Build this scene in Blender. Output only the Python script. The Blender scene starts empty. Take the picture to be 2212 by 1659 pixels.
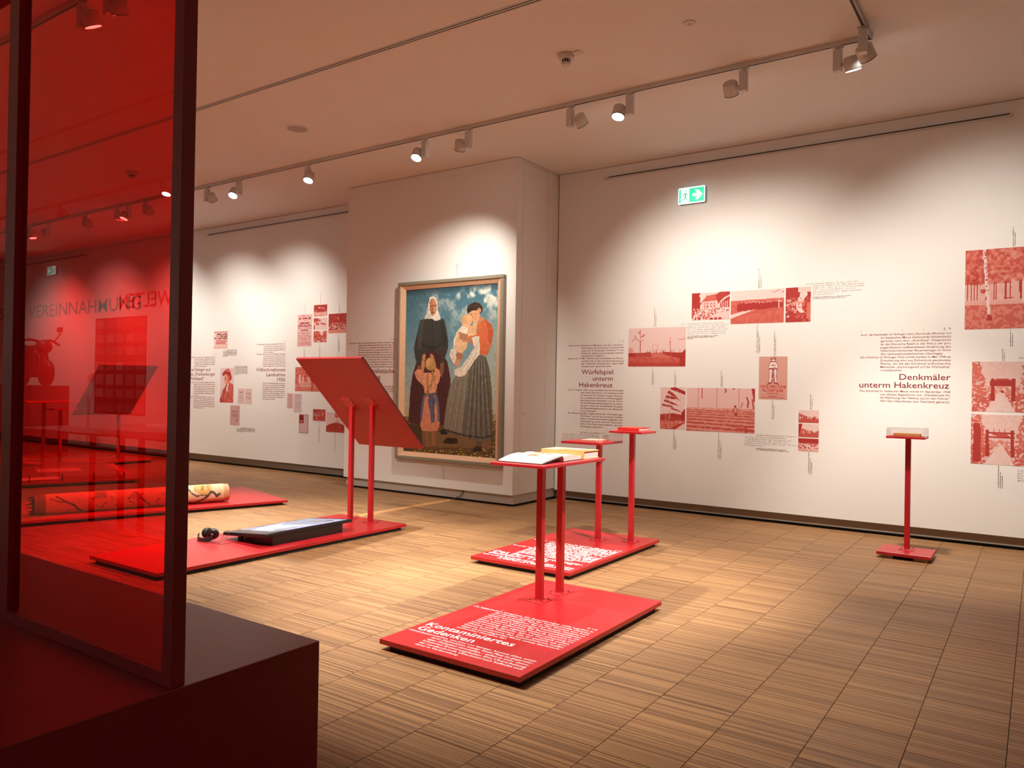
import bpy, bmesh, math, random
import numpy as np
from mathutils import Vector, Matrix

random.seed(7)
rng = np.random.default_rng(7)
S = bpy.context.scene
COL = S.collection

# ------------------------------------------------------------------ camera
F, YAW, PIT, ROL = 1659.59, math.radians(34.5239), math.radians(0.33967), math.radians(1.00413)
cam_data = bpy.data.cameras.new('camera')
cam_data.sensor_fit = 'HORIZONTAL'
cam_data.sensor_width = 36.0
cam_data.lens = F / 2212 * 36.0
cam_data.clip_start = 0.05
cam = bpy.data.objects.new('camera', cam_data)
COL.objects.link(cam)
_fw = Vector((-math.sin(YAW) * math.cos(PIT), math.cos(YAW) * math.cos(PIT), math.sin(PIT)))
_rt = Vector((math.cos(YAW), math.sin(YAW), 0))
_up = _rt.cross(_fw)
_c, _s = math.cos(ROL), math.sin(ROL)
_r2 = _c * _rt + _s * _up
_u2 = -_s * _rt + _c * _up
mw = Matrix((( _r2.x, _u2.x, -_fw.x, 0), (_r2.y, _u2.y, -_fw.y, 0), (_r2.z, _u2.z, -_fw.z, 1.5), (0, 0, 0, 1)))
cam.matrix_world = mw
S.camera = cam

# ------------------------------------------------------------------ world, exposure
W = bpy.data.worlds.new('world')
W.use_nodes = True
W.node_tree.nodes['Background'].inputs[0].default_value = (1.0, 0.9, 0.82, 1)
W.node_tree.nodes['Background'].inputs[1].default_value = 0.02
S.world = W
S.view_settings.view_transform = 'Standard'
S.view_settings.look = 'None'
S.view_settings.gamma = 1.0
S.view_settings.use_curve_mapping = False
S.view_settings.exposure = 0.12
S.cycles.use_denoising = True
S.cycles.max_bounces = 10
S.cycles.diffuse_bounces = 5
S.cycles.glossy_bounces = 4
S.cycles.transmission_bounces = 8
S.cycles.transparent_max_bounces = 12
S.cycles.sample_clamp_indirect = 4.0
S.cycles.caustics_reflective = False
S.cycles.caustics_refractive = False
LAMP_COL = (1.0, 0.93, 0.82)
LK = 1.0          # one dial for all lamps


# ------------------------------------------------------------------ helpers
def lin(c):
    return tuple(((v / 255) / 12.92 if v / 255 <= 0.04045 else ((v / 255 + 0.055) / 1.055) ** 2.4) for v in c)


def mat(name, col, rough=0.5, metal=0.0, emis=None, estr=0.0, coat=0.0, spec=0.5):
    m = bpy.data.materials.new(name)
    m.use_nodes = True
    b = m.node_tree.nodes['Principled BSDF']
    b.inputs['Base Color'].default_value = (*col, 1)
    b.inputs['Roughness'].default_value = rough
    b.inputs['Metallic'].default_value = metal
    b.inputs['Specular IOR Level'].default_value = spec
    if coat:
        b.inputs['Coat Weight'].default_value = coat
        b.inputs['Coat Roughness'].default_value = 0.15
    if emis:
        b.inputs['Emission Color'].default_value = (*emis, 1)
        b.inputs['Emission Strength'].default_value = estr
    return m


def noisy(m, scale, amount, detail=3.0, bump=0.0):
    nt = m.node_tree
    b = nt.nodes['Principled BSDF']
    g = nt.nodes.new('ShaderNodeNewGeometry')
    n = nt.nodes.new('ShaderNodeTexNoise')
    n.inputs['Scale'].default_value = scale
    n.inputs['Detail'].default_value = detail
    nt.links.new(g.outputs['Position'], n.inputs['Vector'])
    c = tuple(b.inputs['Base Color'].default_value)[:3]
    mx = nt.nodes.new('ShaderNodeMixRGB')
    mx.inputs[1].default_value = (*[v * (1 - amount) for v in c], 1)
    mx.inputs[2].default_value = (*[min(1, v * (1 + amount)) for v in c], 1)
    nt.links.new(n.outputs['Fac'], mx.inputs[0])
    nt.links.new(mx.outputs[0], b.inputs['Base Color'])
    if bump:
        bp = nt.nodes.new('ShaderNodeBump')
        bp.inputs['Strength'].default_value = bump
        bp.inputs['Distance'].default_value = 0.002
        nt.links.new(n.outputs['Fac'], bp.inputs['Height'])
        nt.links.new(bp.outputs[0], b.inputs['Normal'])
    return m


def vcol_mat(name, rough=0.6, emit=0.0):
    m = bpy.data.materials.new(name)
    m.use_nodes = True
    nt = m.node_tree
    b = nt.nodes['Principled BSDF']
    b.inputs['Roughness'].default_value = rough
    a = nt.nodes.new('ShaderNodeVertexColor')
    a.layer_name = 'Col'
    nt.links.new(a.outputs['Color'], b.inputs['Base Color'])
    if emit:
        nt.links.new(a.outputs['Color'], b.inputs['Emission Color'])
        b.inputs['Emission Strength'].default_value = emit
    return m


M = {}
M['wall'] = noisy(mat('wall_paint', (0.80, 0.785, 0.76), 0.9, spec=0.2), 3.0, 0.01)
M['ceiling'] = noisy(mat('ceiling_paint', (0.79, 0.77, 0.74), 0.95, spec=0.1), 2.0, 0.01)
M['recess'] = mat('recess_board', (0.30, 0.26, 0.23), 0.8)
M['black'] = mat('black_gap', (0.008, 0.007, 0.007), 0.8)
M['red'] = noisy(mat('red_lacquer', (0.50, 0.014, 0.020), 0.34, spec=0.5), 14.0, 0.04)
M['redback'] = noisy(mat('red_stained_board', (0.40, 0.020, 0.022), 0.5), 6.0, 0.15, 6.0)
M['redshade'] = mat('shaded_red_lacquer', (0.20, 0.010, 0.014), 0.35)  # same red as the platforms, the plinth's shade put into the colour
M['skid'] = mat('raw_ply', (0.36, 0.24, 0.13), 0.7)
M['blackskid'] = mat('black_skid', (0.01, 0.009, 0.009), 0.7)
M['lamp'] = mat('lamp_white', (0.62, 0.60, 0.57), 0.45)
M['track'] = mat('track_white', (0.62, 0.60, 0.57), 0.5)
M['slot'] = mat('slot_dark', (0.03, 0.02, 0.018), 0.7)
M['lens'] = mat('lamp_lens', (0.9, 0.9, 0.9), 0.3, emis=(1.0, 0.97, 0.92), estr=22.0)
M['rim'] = mat('lamp_rim', (0.05, 0.05, 0.06), 0.4)
M['white'] = mat('white_vinyl', (0.86, 0.86, 0.86), 0.5)
M['ink'] = mat('dark_red_ink', lin((128, 24, 34)), 0.6)
M['inkdim'] = mat('brown_red_ink', lin((140, 62, 58)), 0.7)
M['greyink'] = mat('grey_ink', lin((110, 80, 76)), 0.7)
M['print'] = vcol_mat('duotone_print', 0.75)
M['paint'] = vcol_mat('oil_paint', 0.45)
M['screen'] = vcol_mat('screen_picture', 0.25, 0.75)
M['plastic'] = mat('black_plastic', (0.012, 0.012, 0.013), 0.35)
M['rubber'] = mat('black_leather', (0.018, 0.016, 0.016), 0.5)
M['chrome'] = mat('chrome', (0.7, 0.7, 0.72), 0.2, metal=1.0)
M['paper'] = mat('book_paper', (0.82, 0.79, 0.74), 0.8)
M['gold'] = mat('tan_cloth', lin((214, 176, 100)), 0.6)
M['frameout'] = noisy(mat('grey_frame', lin((140, 132, 116)), 0.5), 30.0, 0.12)
M['framein'] = noisy(mat('cream_frame', lin((226, 186, 150)), 0.5), 20.0, 0.08)
M['oakstrip'] = noisy(mat('oak_strip', lin((196, 146, 92)), 0.5), 20.0, 0.1)
M['cable'] = mat('black_cable', (0.01, 0.01, 0.011), 0.5)
M['bookred'] = mat('red_book_cloth', (0.62, 0.05, 0.035), 0.5)
M['wood'] = noisy(mat('yellow_wood', lin((205, 150, 80)), 0.6), 40.0, 0.15)
M['navy'] = mat('panel_black', (0.012, 0.010, 0.012), 0.4)
M['signg'] = mat('sign_green', (0.0, 0.35, 0.16), 0.4, emis=(0.02, 0.72, 0.36), estr=1.0)
M['signw'] = mat('sign_white', (0.8, 0.9, 0.88), 0.4, emis=(0.72, 1.0, 0.95), estr=1.25)
M['signd'] = mat('sign_figure', (0.02, 0.3, 0.2), 0.4, emis=(0.05, 0.42, 0.30), estr=0.8)
M['signbox'] = mat('sign_housing', (0.35, 0.36, 0.36), 0.5)
M['detector'] = mat('detector_plastic', (0.66, 0.62, 0.57), 0.5)
M['grille'] = mat('grille_grey', (0.42, 0.36, 0.32), 0.7)
M['motor'] = mat('dark_metal', (0.02, 0.015, 0.015), 0.5)
M['fray'] = mat('dark_fabric', (0.06, 0.035, 0.03), 0.9)


def glass_mat(name, tint, ior=1.5, add=0.0):
    m = bpy.data.materials.new(name)
    m.use_nodes = True
    nt = m.node_tree
    for n in list(nt.nodes):
        nt.nodes.remove(n)
    out = nt.nodes.new('ShaderNodeOutputMaterial')
    t = nt.nodes.new('ShaderNodeBsdfTransparent')
    t.inputs[0].default_value = (*tint, 1)
    g = nt.nodes.new('ShaderNodeBsdfGlossy')
    g.inputs['Roughness'].default_value = 0.0
    g.inputs[0].default_value = (1, 1, 1, 1)
    lw = nt.nodes.new('ShaderNodeLayerWeight')      # reflectance rises towards grazing view, same from both faces
    lw.inputs['Blend'].default_value = 0.5
    pw_ = nt.nodes.new('ShaderNodeMath')
    pw_.operation = 'POWER'
    pw_.inputs[1].default_value = 5.0
    ma = nt.nodes.new('ShaderNodeMath')
    ma.operation = 'MULTIPLY_ADD'
    ma.inputs[1].default_value = 0.92
    ma.inputs[2].default_value = ((ior - 1) / (ior + 1)) ** 2 * 1.3
    nt.links.new(lw.outputs['Facing'], pw_.inputs[0])
    nt.links.new(pw_.outputs[0], ma.inputs[0])
    mx = nt.nodes.new('ShaderNodeMixShader')
    nt.links.new(ma.outputs[0], mx.inputs[0])
    nt.links.new(t.outputs[0], mx.inputs[1])
    nt.links.new(g.outputs[0], mx.inputs[2])
    nt.links.new(mx.outputs[0], out.inputs[0])
    return m


M['redglass'] = glass_mat('red_glass', (0.78, 0.016, 0.013), 1.5)
M['acrylic'] = glass_mat('clear_acrylic', (0.97, 0.965, 0.96), 1.45)


def parquet():
    m = bpy.data.materials.new('lamella_parquet')
    m.use_nodes = True
    nt = m.node_tree
    L = nt.links.new
    b = nt.nodes['Principled BSDF']
    g = nt.nodes.new('ShaderNodeNewGeometry')
    sx = nt.nodes.new('ShaderNodeSeparateXYZ')
    L(g.outputs['Position'], sx.inputs[0])

    def math_(op, a, v=None, w=None):
        n = nt.nodes.new('ShaderNodeMath')
        n.operation = op
        if isinstance(a, (int, float)):
            n.inputs[0].default_value = a
        else:
            L(a, n.inputs[0])
        if v is not None:
            if isinstance(v, (int, float)):
                n.inputs[1].default_value = v
            else:
                L(v, n.inputs[1])
        return n.outputs[0]
    xi = math_('FLOOR', math_('DIVIDE', math_('ADD', sx.outputs[0], 0.1), 0.355))
    yi = math_('FLOOR', math_('DIVIDE', sx.outputs[1], 0.0085))
    cb = nt.nodes.new('ShaderNodeCombineXYZ')
    L(math_('MULTIPLY', xi, 13.37), cb.inputs[0])
    L(yi, cb.inputs[1])
    wn = nt.nodes.new('ShaderNodeTexWhiteNoise')
    wn.noise_dimensions = '2D'
    L(cb.outputs[0], wn.inputs['Vector'])
    # fine grain, stretched along the lamella
    mp = nt.nodes.new('ShaderNodeMapping')
    mp.inputs['Scale'].default_value = (6, 160, 1)
    L(g.outputs['Position'], mp.inputs['Vector'])
    n1 = nt.nodes.new('ShaderNodeTexNoise')
    n1.inputs['Scale'].default_value = 1.0
    n1.inputs['Detail'].default_value = 4
    L(mp.outputs[0], n1.inputs['Vector'])
    # soft wear patches
    n2 = nt.nodes.new('ShaderNodeTexNoise')
    n2.inputs['Scale'].default_value = 1.3
    n2.inputs['Detail'].default_value = 5
    L(g.outputs['Position'], n2.inputs['Vector'])
    fac = math_('ADD', math_('MULTIPLY', wn.outputs['Value'], 0.62), math_('MULTIPLY', n1.outputs['Fac'], 0.38))
    fac = math_('ADD', fac, math_('MULTIPLY', math_('SUBTRACT', n2.outputs['Fac'], 0.5), 0.25))
    cr = nt.nodes.new('ShaderNodeValToRGB')
    e = cr.color_ramp.elements
    e[0].position, e[0].color = 0.05, (*lin((96, 66, 42)), 1)
    e[1].position, e[1].color = 0.97, (*lin((214, 170, 116)), 1)
    for p, c in ((0.35, (136, 99, 66)), (0.62, (158, 118, 80)), (0.82, (176, 134, 90))):
        k = e.new(p)
        k.color = (*lin(c), 1)
    L(fac, cr.inputs[0])
    L(cr.outputs[0], b.inputs['Base Color'])
    b.inputs['Roughness'].default_value = 0.48
    rr = nt.nodes.new('ShaderNodeMapRange')
    rr.inputs['To Min'].default_value = 0.38
    rr.inputs['To Max'].default_value = 0.62
    L(n2.outputs['Fac'], rr.inputs[0])
    L(rr.outputs[0], b.inputs['Roughness'])
    b.inputs['Specular IOR Level'].default_value = 0.35
    bp = nt.nodes.new('ShaderNodeBump')
    bp.inputs['Strength'].default_value = 0.25
    bp.inputs['Distance'].default_value = 0.0015
    L(fac, bp.inputs['Height'])
    L(bp.outputs[0], b.inputs['Normal'])
    return m


M['parquet'] = parquet()
OFF = {}          # world position of every parent Empty


class MB:
    """collects shapes in world coordinates and links them as one mesh object"""

    def __init__(self):
        self.v, self.f, self.mi, self.sm = [], [], [], []

    def add(self, vs, fs, mi=0, smooth=False):
        o = len(self.v)
        self.v += [tuple(p) for p in vs]
        self.f += [tuple(i + o for i in q) for q in fs]
        self.mi += [mi] * len(fs)
        self.sm += [smooth] * len(fs)
        return self

    def box(self, x0, x1, y0, y1, z0, z1, bev=0.0, mi=0, T=None):
        b = min(bev, (x1 - x0) / 2.01, (y1 - y0) / 2.01, (z1 - z0) / 2.01)
        if b <= 0:
            vs = [(x, y, z) for z in (z0, z1) for y in (y0, y1) for x in (x0, x1)]
            fs = [(0, 2, 3, 1), (4, 5, 7, 6), (0, 1, 5, 4), (2, 6, 7, 3), (0, 4, 6, 2), (1, 3, 7, 5)]
        else:
            vs, idx = [], {}
            for k, z in enumerate((z0, z1)):
                for j, y in enumerate((y0, y1)):
                    for i, x in enumerate((x0, x1)):
                        sx, sy, sz = (1 if i == 0 else -1), (1 if j == 0 else -1), (1 if k == 0 else -1)
                        idx[i, j, k] = len(vs)
                        vs += [(x, y + sy * b, z + sz * b), (x + sx * b, y, z + sz * b), (x + sx * b, y + sy * b, z)]
            I = lambda i, j, k, a: idx[i, j, k] + a
            fs = []
            for s in (0, 1):
                q = [I(s, 0, 0, 0), I(s, 1, 0, 0), I(s, 1, 1, 0), I(s, 0, 1, 0)]
                fs.append(tuple(q if s else q[::-1]))
                q = [I(0, s, 0, 1), I(1, s, 0, 1), I(1, s, 1, 1), I(0, s, 1, 1)]
                fs.append(tuple(q[::-1] if s else q))
                q = [I(0, 0, s, 2), I(1, 0, s, 2), I(1, 1, s, 2), I(0, 1, s, 2)]
                fs.append(tuple(q if s else q[::-1]))
            for s in (0, 1):
                for t in (0, 1):
                    fs.append((I(0, s, t, 1), I(0, s, t, 2), I(1, s, t, 2), I(1, s, t, 1)))
                    fs.append((I(s, 0, t, 0), I(s, 0, t, 2), I(s, 1, t, 2), I(s, 1, t, 0)))
                    fs.append((I(s, t, 0, 0), I(s, t, 0, 1), I(s, t, 1, 1), I(s, t, 1, 0)))
            for i in (0, 1):
                for j in (0, 1):
                    for k in (0, 1):
                        fs.append((I(i, j, k, 0), I(i, j, k, 1), I(i, j, k, 2)))
        if T is not None:
            vs = [T @ Vector(p) for p in vs]
        return self.add(vs, fs, mi)

    def cyl(self, p, q, r0, r1=None, n=20, caps=True, mi=0, smooth=True):
        r1 = r0 if r1 is None else r1
        p, q = Vector(p), Vector(q)
        d = (q - p).normalized()
        a = d.orthogonal().normalized()
        b = d.cross(a)
        vs, fs = [], []
        for c, r in ((p, r0), (q, r1)):
            for i in range(n):
                t = 2 * math.pi * i / n
                vs.append(c + r * (math.cos(t) * a + math.sin(t) * b))
        for i in range(n):
            j = (i + 1) % n
            fs.append((i, j, n + j, n + i))
        self.add(vs, fs, mi, smooth)
        if caps:
            self.add(vs, [tuple(range(n))[::-1], tuple(range(n, 2 * n))], mi)
        return self

    def tube(self, pts, r, n=8, mi=0, closed=False):
        pts = [Vector(p) for p in pts]
        vs, fs = [], []
        m = len(pts)
        a = None
        for k, p in enumerate(pts):
            d = (pts[min(k + 1, m - 1)] - pts[max(k - 1, 0)]).normalized()
            if a is None:
                a = d.orthogonal().normalized()
            else:
                a = (a - a.dot(d) * d).normalized()
            b = d.cross(a)
            rr = r[k] if isinstance(r, (list, tuple)) else r
            for i in range(n):
                t = 2 * math.pi * i / n
                vs.append(p + rr * (math.cos(t) * a + math.sin(t) * b))
        for k in range(m - 1):
            for i in range(n):
                j = (i + 1) % n
                fs.append((k * n + i, k * n + j, (k + 1) * n + j, (k + 1) * n + i))
        self.add(vs, fs, mi, True)
        self.add(vs, [tuple(range(n))[::-1], tuple(range((m - 1) * n, m * n))], mi)
        return self

    def ball(self, c, r, sc=(1, 1, 1), n=14, m=9, mi=0):
        vs, fs = [], []
        for j in range(m + 1):
            ph = math.pi * j / m
            for i in range(n):
                t = 2 * math.pi * i / n
                vs.append((c[0] + sc[0] * r * math.sin(ph) * math.cos(t), c[1] + sc[1] * r * math.sin(ph) * math.sin(t), c[2] + sc[2] * r * math.cos(ph)))
        for j in range(m):
            for i in range(n):
                k = (i + 1) % n
                fs.append((j * n + i, (j + 1) * n + i, (j + 1) * n + k, j * n + k))
        return self.add(vs, fs, mi, True)

    def prism(self, poly, fn, d0, d1, mi=0):
        """poly: 2-D outline, fn(u, v, d) -> 3-D point"""
        n = len(poly)
        vs = [fn(u, v, d0) for u, v in poly] + [fn(u, v, d1) for u, v in poly]
        fs = [tuple(range(n))[::-1], tuple(range(n, 2 * n))]
        fs += [(i, (i + 1) % n, n + (i + 1) % n, n + i) for i in range(n)]
        return self.add(vs, fs, mi)

    def build(self, name, mats, parent=None, fixn=True):
        off = OFF.get(parent.name, Vector((0, 0, 0))) if parent is not None else Vector((0, 0, 0))
        me = bpy.data.meshes.new(name)
        me.from_pydata([tuple(Vector(p) - off) for p in self.v], [], self.f)
        if not isinstance(mats, (list, tuple)):
            mats = [mats]
        for m in mats:
            me.materials.append(m)
        me.polygons.foreach_set('material_index', self.mi)
        me.polygons.foreach_set('use_smooth', self.sm)
        if fixn:
            bm = bmesh.new()
            bm.from_mesh(me)
            bmesh.ops.remove_doubles(bm, verts=bm.verts, dist=1e-6)
            bmesh.ops.recalc_face_normals(bm, faces=bm.faces)
            bm.to_mesh(me)
            bm.free()
        o = bpy.data.objects.new(name, me)
        COL.objects.link(o)
        if parent is not None:
            o.parent = parent
        OFF[o.name] = off
        return o


def tag(o, label=None, cat=None, group=None, kind=None):
    if label:
        o['label'] = label
    if cat:
        o['category'] = cat
    if group:
        o['group'] = group
    if kind:
        o['kind'] = kind
    return o


def thing(name, loc, label, cat, group=None):
    o = bpy.data.objects.new(name, None)
    o.empty_display_size = 0.1
    COL.objects.link(o)
    o.location = loc
    OFF[o.name] = Vector(loc)
    return tag(o, label, cat, group)


def struct(o):
    o['kind'] = 'structure'
    return o


def rotz(cx, cy, ang):
    return Matrix.Translation((cx, cy, 0)) @ Matrix.Rotation(ang, 4, 'Z')


# ------------------------------------------------------------------ flat pictures (painted cell by cell on a fine grid)
class Img:
    def __init__(s, w, h, bg):
        s.w, s.h = w, h
        s.a = np.empty((h, w, 3))
        s.a[:] = bg
        yy, xx = np.mgrid[0:h, 0:w]
        s.u, s.v = (xx + 0.5) / w, (yy + 0.5) / h     # v runs downwards

    def mask_poly(s, pts):
        inside = np.zeros((s.h, s.w), bool)
        n = len(pts)
        for i in range(n):
            x1, y1 = pts[i]
            x2, y2 = pts[(i + 1) % n]
            if y1 == y2:
                continue
            c = ((y1 > s.v) != (y2 > s.v)) & (s.u < (x2 - x1) * (s.v - y1) / (y2 - y1) + x1)
            inside ^= c
        return inside

    def put(s, mask, col, al=1.0):
        m = (mask * al)[..., None] if mask.dtype != bool else (mask[..., None] * al)
        s.a = s.a * (1 - m) + np.asarray(col, float) * m

    def poly(s, pts, col, al=1.0):
        s.put(s.mask_poly(pts), col, al)

    def ell(s, cx, cy, rx, ry, col, al=1.0):
        s.put(((s.u - cx) / rx) ** 2 + ((s.v - cy) / ry) ** 2 < 1, col, al)

    def line(s, pts, wd, col, al=1.0, asp=1.0):
        for (x1, y1), (x2, y2) in zip(pts[:-1], pts[1:]):
            dx, dy = (x2 - x1), (y2 - y1) * asp
            t = np.clip(((s.u - x1) * dx + (s.v - y1) * asp * dy) / max(dx * dx + dy * dy, 1e-9), 0, 1)
            d = np.hypot(s.u - x1 - t * dx, (s.v - y1) * asp - t * dy)
            s.put(d < wd / 2, col, al)

    def grad(s, top, bot, v0=0.0, v1=1.0):
        t = np.clip((s.v - v0) / (v1 - v0), 0, 1)[..., None]
        m = ((s.v >= v0) & (s.v <= v1))[..., None]
        s.a = np.where(m, np.asarray(top, float) * (1 - t) + np.asarray(bot, float) * t, s.a)

    def noise(s, fx, fy, octv=3):
        out = np.zeros((s.h, s.w))
        amp = 1.0
        for k in range(octv):
            gx, gy = int(fx * 2 ** k) + 2, int(fy * 2 ** k) + 2
            g = rng.random((gy + 1, gx + 1))
            x, y = s.u * (gx - 1), s.v * (gy - 1)
            x0, y0 = x.astype(int), y.astype(int)
            tx, ty = x - x0, y - y0
            tx, ty = tx * tx * (3 - 2 * tx), ty * ty * (3 - 2 * ty)
            out += amp * ((g[y0, x0] * (1 - tx) + g[y0, x0 + 1] * tx) * (1 - ty) + (g[y0 + 1, x0] * (1 - tx) + g[y0 + 1, x0 + 1] * tx) * ty)
            amp *= 0.6
        out -= out.min()
        return out / out.max()


def img_mesh(img, fn, name, m, parent=None, thick=0.0):
    """img cells on a grid; fn(u, v, d) -> world point (v downwards, d outwards)"""
    w, h = img.w, img.h
    off = OFF.get(parent.name, Vector((0, 0, 0))) if parent is not None else Vector((0, 0, 0))
    vs, fs = [], []
    for j in range(h + 1):
        for i in range(w + 1):
            vs.append(tuple(Vector(fn(i / w, j / h, thick)) - off))
    for j in range(h):
        for i in range(w):
            a = j * (w + 1) + i
            fs.append((a, a + w + 1, a + w + 2, a + 1))
    n0 = len(fs)
    if thick:
        ring = [(0, 0), (w, 0), (w, h), (0, h)]
        b = len(vs)
        for i, j in ring:
            vs.append(tuple(Vector(fn(i / w, j / h, 0.0)) - off))
        cs = [j * (w + 1) + i for i, j in ring]
        for k in range(4):
            l = (k + 1) % 4
            fs.append((cs[k], cs[l], b + l, b + k))
    me = bpy.data.meshes.new(name)
    me.from_pydata(vs, [], fs)
    ca = me.color_attributes.new('Col', 'FLOAT_COLOR', 'CORNER')
    c = np.clip(img.a, 0, 255) / 255
    c = np.where(c <= 0.04045, c / 12.92, ((c + 0.055) / 1.055) ** 2.4)
    cols = np.ones((len(me.loops), 4), np.float32)
    cols[:n0 * 4, :3] = np.repeat(c.reshape(-1, 3), 4, axis=0)
    if thick:
        cols[n0 * 4:, :3] = c.reshape(-1, 3).mean(0)
    ca.data.foreach_set('color', cols.ravel())
    me.materials.append(m)
    o = bpy.data.objects.new(name, me)
    COL.objects.link(o)
    if parent is not None:
        o.parent = parent
    OFF[o.name] = off
    return o


# ------------------------------------------------------------------ lettering
_tc = {}


def text_geo(s, bold=0.0):
    """vertices (x, y) and faces of a line of lettering, cap height 1, starting at x = 0"""
    key = (s, bold)
    if key in _tc:
        return _tc[key]
    cu = bpy.data.curves.new('lettering', 'FONT')
    cu.body = s
    cu.size = 1.0
    cu.resolution_u = 2
    cu.fill_mode = 'FRONT'
    cu.offset = bold
    ob = bpy.data.objects.new('lettering', cu)
    me = bpy.data.meshes.new_from_object(ob)
    vs = [(v.co.x, v.co.y) for v in me.vertices]
    fs = [tuple(p.vertices) for p in me.polygons]
    bpy.data.objects.remove(ob)
    bpy.data.curves.remove(cu)
    bpy.data.meshes.remove(me)
    k = 1.0 / CAP if CAP else 1.0
    x0 = min([p[0] for p in vs], default=0)
    vs = [((p[0] - x0) * k, p[1] * k) for p in vs]
    _tc[key] = (vs, fs)
    return _tc[key]


CAP = 0
_h = text_geo('H')
CAP = max(p[1] for p in _h[0])
_tc.clear()


def put_line(mb, s, fn, x, y, cap, width=None, right=None, bold=0.0):
    """one line of lettering: left end x (or right end), baseline y, cap height cap, squeezed to width when given"""
    vs, fs = text_geo(s, bold)
    if not vs:
        return
    w = max(p[0] for p in vs)
    kx = cap if width is None else width / w
    if right is not None:
        x = right - w * kx
    mb.add([fn(x + p[0] * kx, y + p[1] * cap) for p in vs], fs)


def put_mono(mb, s, fn, x, y, cap, pitch):
    for i, ch in enumerate(s):
        if ch == ' ':
            continue
        vs, fs = text_geo(ch, 0.0)
        if not vs:
            continue
        w = max(p[0] for p in vs)
        k = min(cap, 0.86 * pitch / max(w, 0.01))
        x0 = x + i * pitch + (pitch - w * k) / 2
        yy = y + (0.75 * cap if ch in '\u201c\u201d' and False else 0)
        mb.add([fn(x0 + p[0] * k, yy + p[1] * cap) for p in vs], fs)


def put_dashes(mb, fn, x, y, length, h, seed):
    """print too fine to read: a row of small strokes"""
    r = random.Random(seed)
    p = 0.0
    while p < length:
        w = min(r.uniform(0.6, 2.6) * h, length - p)
        hh = h * r.choice((0.62, 0.75, 1.0))
        mb.add([fn(x + p, y), fn(x + p + w, y), fn(x + p + w, y + hh), fn(x + p, y + hh)], [(0, 1, 2, 3)])
        p += w + r.choice((0.25, 0.3, 0.8)) * h


def on_wall(Yw, eps=0.0015):
    return lambda x, z: (x, Yw - eps, z)


def plane(x0, x1, z0, z1, Yw):
    return lambda u, v, d: (x0 + (x1 - x0) * u, Yw - 0.0005 - d, z1 + (z0 - z1) * v)

# ================================================================== structure
CZ = 4.435                      # ceiling
XL, XR, YB = -24.0, 3.5, -5.63  # room limits (left end, right end, wall behind the camera)
YR, YL, YBAY = 9.0, 8.7, 8.0    # right wall, left wall, bay front
BX0, BX1 = -8.51, -5.47         # bay in x

floor = struct(MB().box(XL, XR, YB - 0.3, 9.4, -0.12, -0.006).build('floor', M['black']))
# parquet blocks: lamellae run along x, columns 0.355 wide, each column shifted
TX, TY, GAP = 0.355, 0.24, 0.0016
tiles = []
for ci in range(int((XL - 0.1) / TX) - 1, int(XR / TX) + 1):
    x0 = -0.1 + ci * TX
    if x0 < XL or x0 + TX > XR:
        continue
    sh = random.random() * TY
    y = YB - 0.3 + sh
    while y + TY < 9.3:
        tiles.append((x0, y))
        y += TY
R3 = Matrix((_r2, _u2, _fw))


def proj(x, y, z=0.0):
    d = R3 @ Vector((x, y, z - 1.5))
    return (1106 + F * d.x / d.z, 829.5 - F * d.y / d.z, d.z) if d.z > 0.1 else (1e6, 1e6, -1)


def in_view(t):
    px, py, d = proj(t[0] + TX / 2, t[1] + TY / 2)
    return d > 0 and 640 < px < 2260 and py < 1700


def hid(t):      # under the red platforms
    x, y = t[0] + TX / 2, t[1] + TY / 2
    return (-3.0 < x < -2.2 and 3.3 < y < 4.9) or (-3.95 < x < -3.1 and 5.3 < y < 6.9)


near = sorted([t for t in tiles if in_view(t) and not hid(t)], key=lambda t: Vector((t[0], t[1], 0)).length)[:300]
nset = set(near)


def tile_geo(mb, x, y, dz=0.0):
    mb.box(x + GAP, x + TX - GAP, y + GAP, y + TY - GAP, -0.006, dz)


tm = MB()
tile_geo(tm, 0, 0)
base = tm.build('floor_tile', M['parquet'], floor)
for k, (x, y) in enumerate(near):
    o = base if k == 0 else base.copy()
    if k:
        COL.objects.link(o)
        o.parent = floor
    o.location = (x, y, random.uniform(-0.0004, 0.0003))
tm = MB()
for t in tiles:
    if t not in nset:
        x, y = t
        tm.box(x + GAP, x + TX - GAP, y + GAP, y + TY - GAP, -0.006, 0.0)
tag(tm.build('floor_tiles', M['parquet'], floor, fixn=False), kind='stuff')
# narrow edge strips where whole blocks do not fit are the dark slab itself

struct(MB().box(XL - 0.2, XR + 0.2, YB - 0.4, 9.5, CZ, CZ + 0.2).build('ceiling', M['ceiling']))
WT = CZ - 0.006                 # shadow gap between wall top and ceiling


def wall_x(name, x0, x1, y, zb, rec, back=False):
    """a wall along x with its face at y; face board ends at zb, recessed base board below"""
    s = -1 if back else 1
    ya, yb = sorted((y, y + s * 0.25))
    w = struct(MB().box(x0, x1, ya, yb, zb, WT).build(name, M['wall']))
    ya, yb = sorted((y + s * rec, y + s * 0.25))
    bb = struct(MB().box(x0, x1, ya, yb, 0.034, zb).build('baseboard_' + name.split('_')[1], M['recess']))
    ya, yb = sorted((y + s * (rec + 0.03), y + s * 0.25))
    MB().box(x0, x1, ya, yb, -0.004, 0.034).build('shadow_gap', M['black'], bb)
    ya, yb = sorted((y + s * 0.02, y + s * 0.25))
    MB().box(x0, x1, ya, yb, WT, CZ + 0.01).build('ceiling_gap', M['black'], w)
    return w


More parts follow.
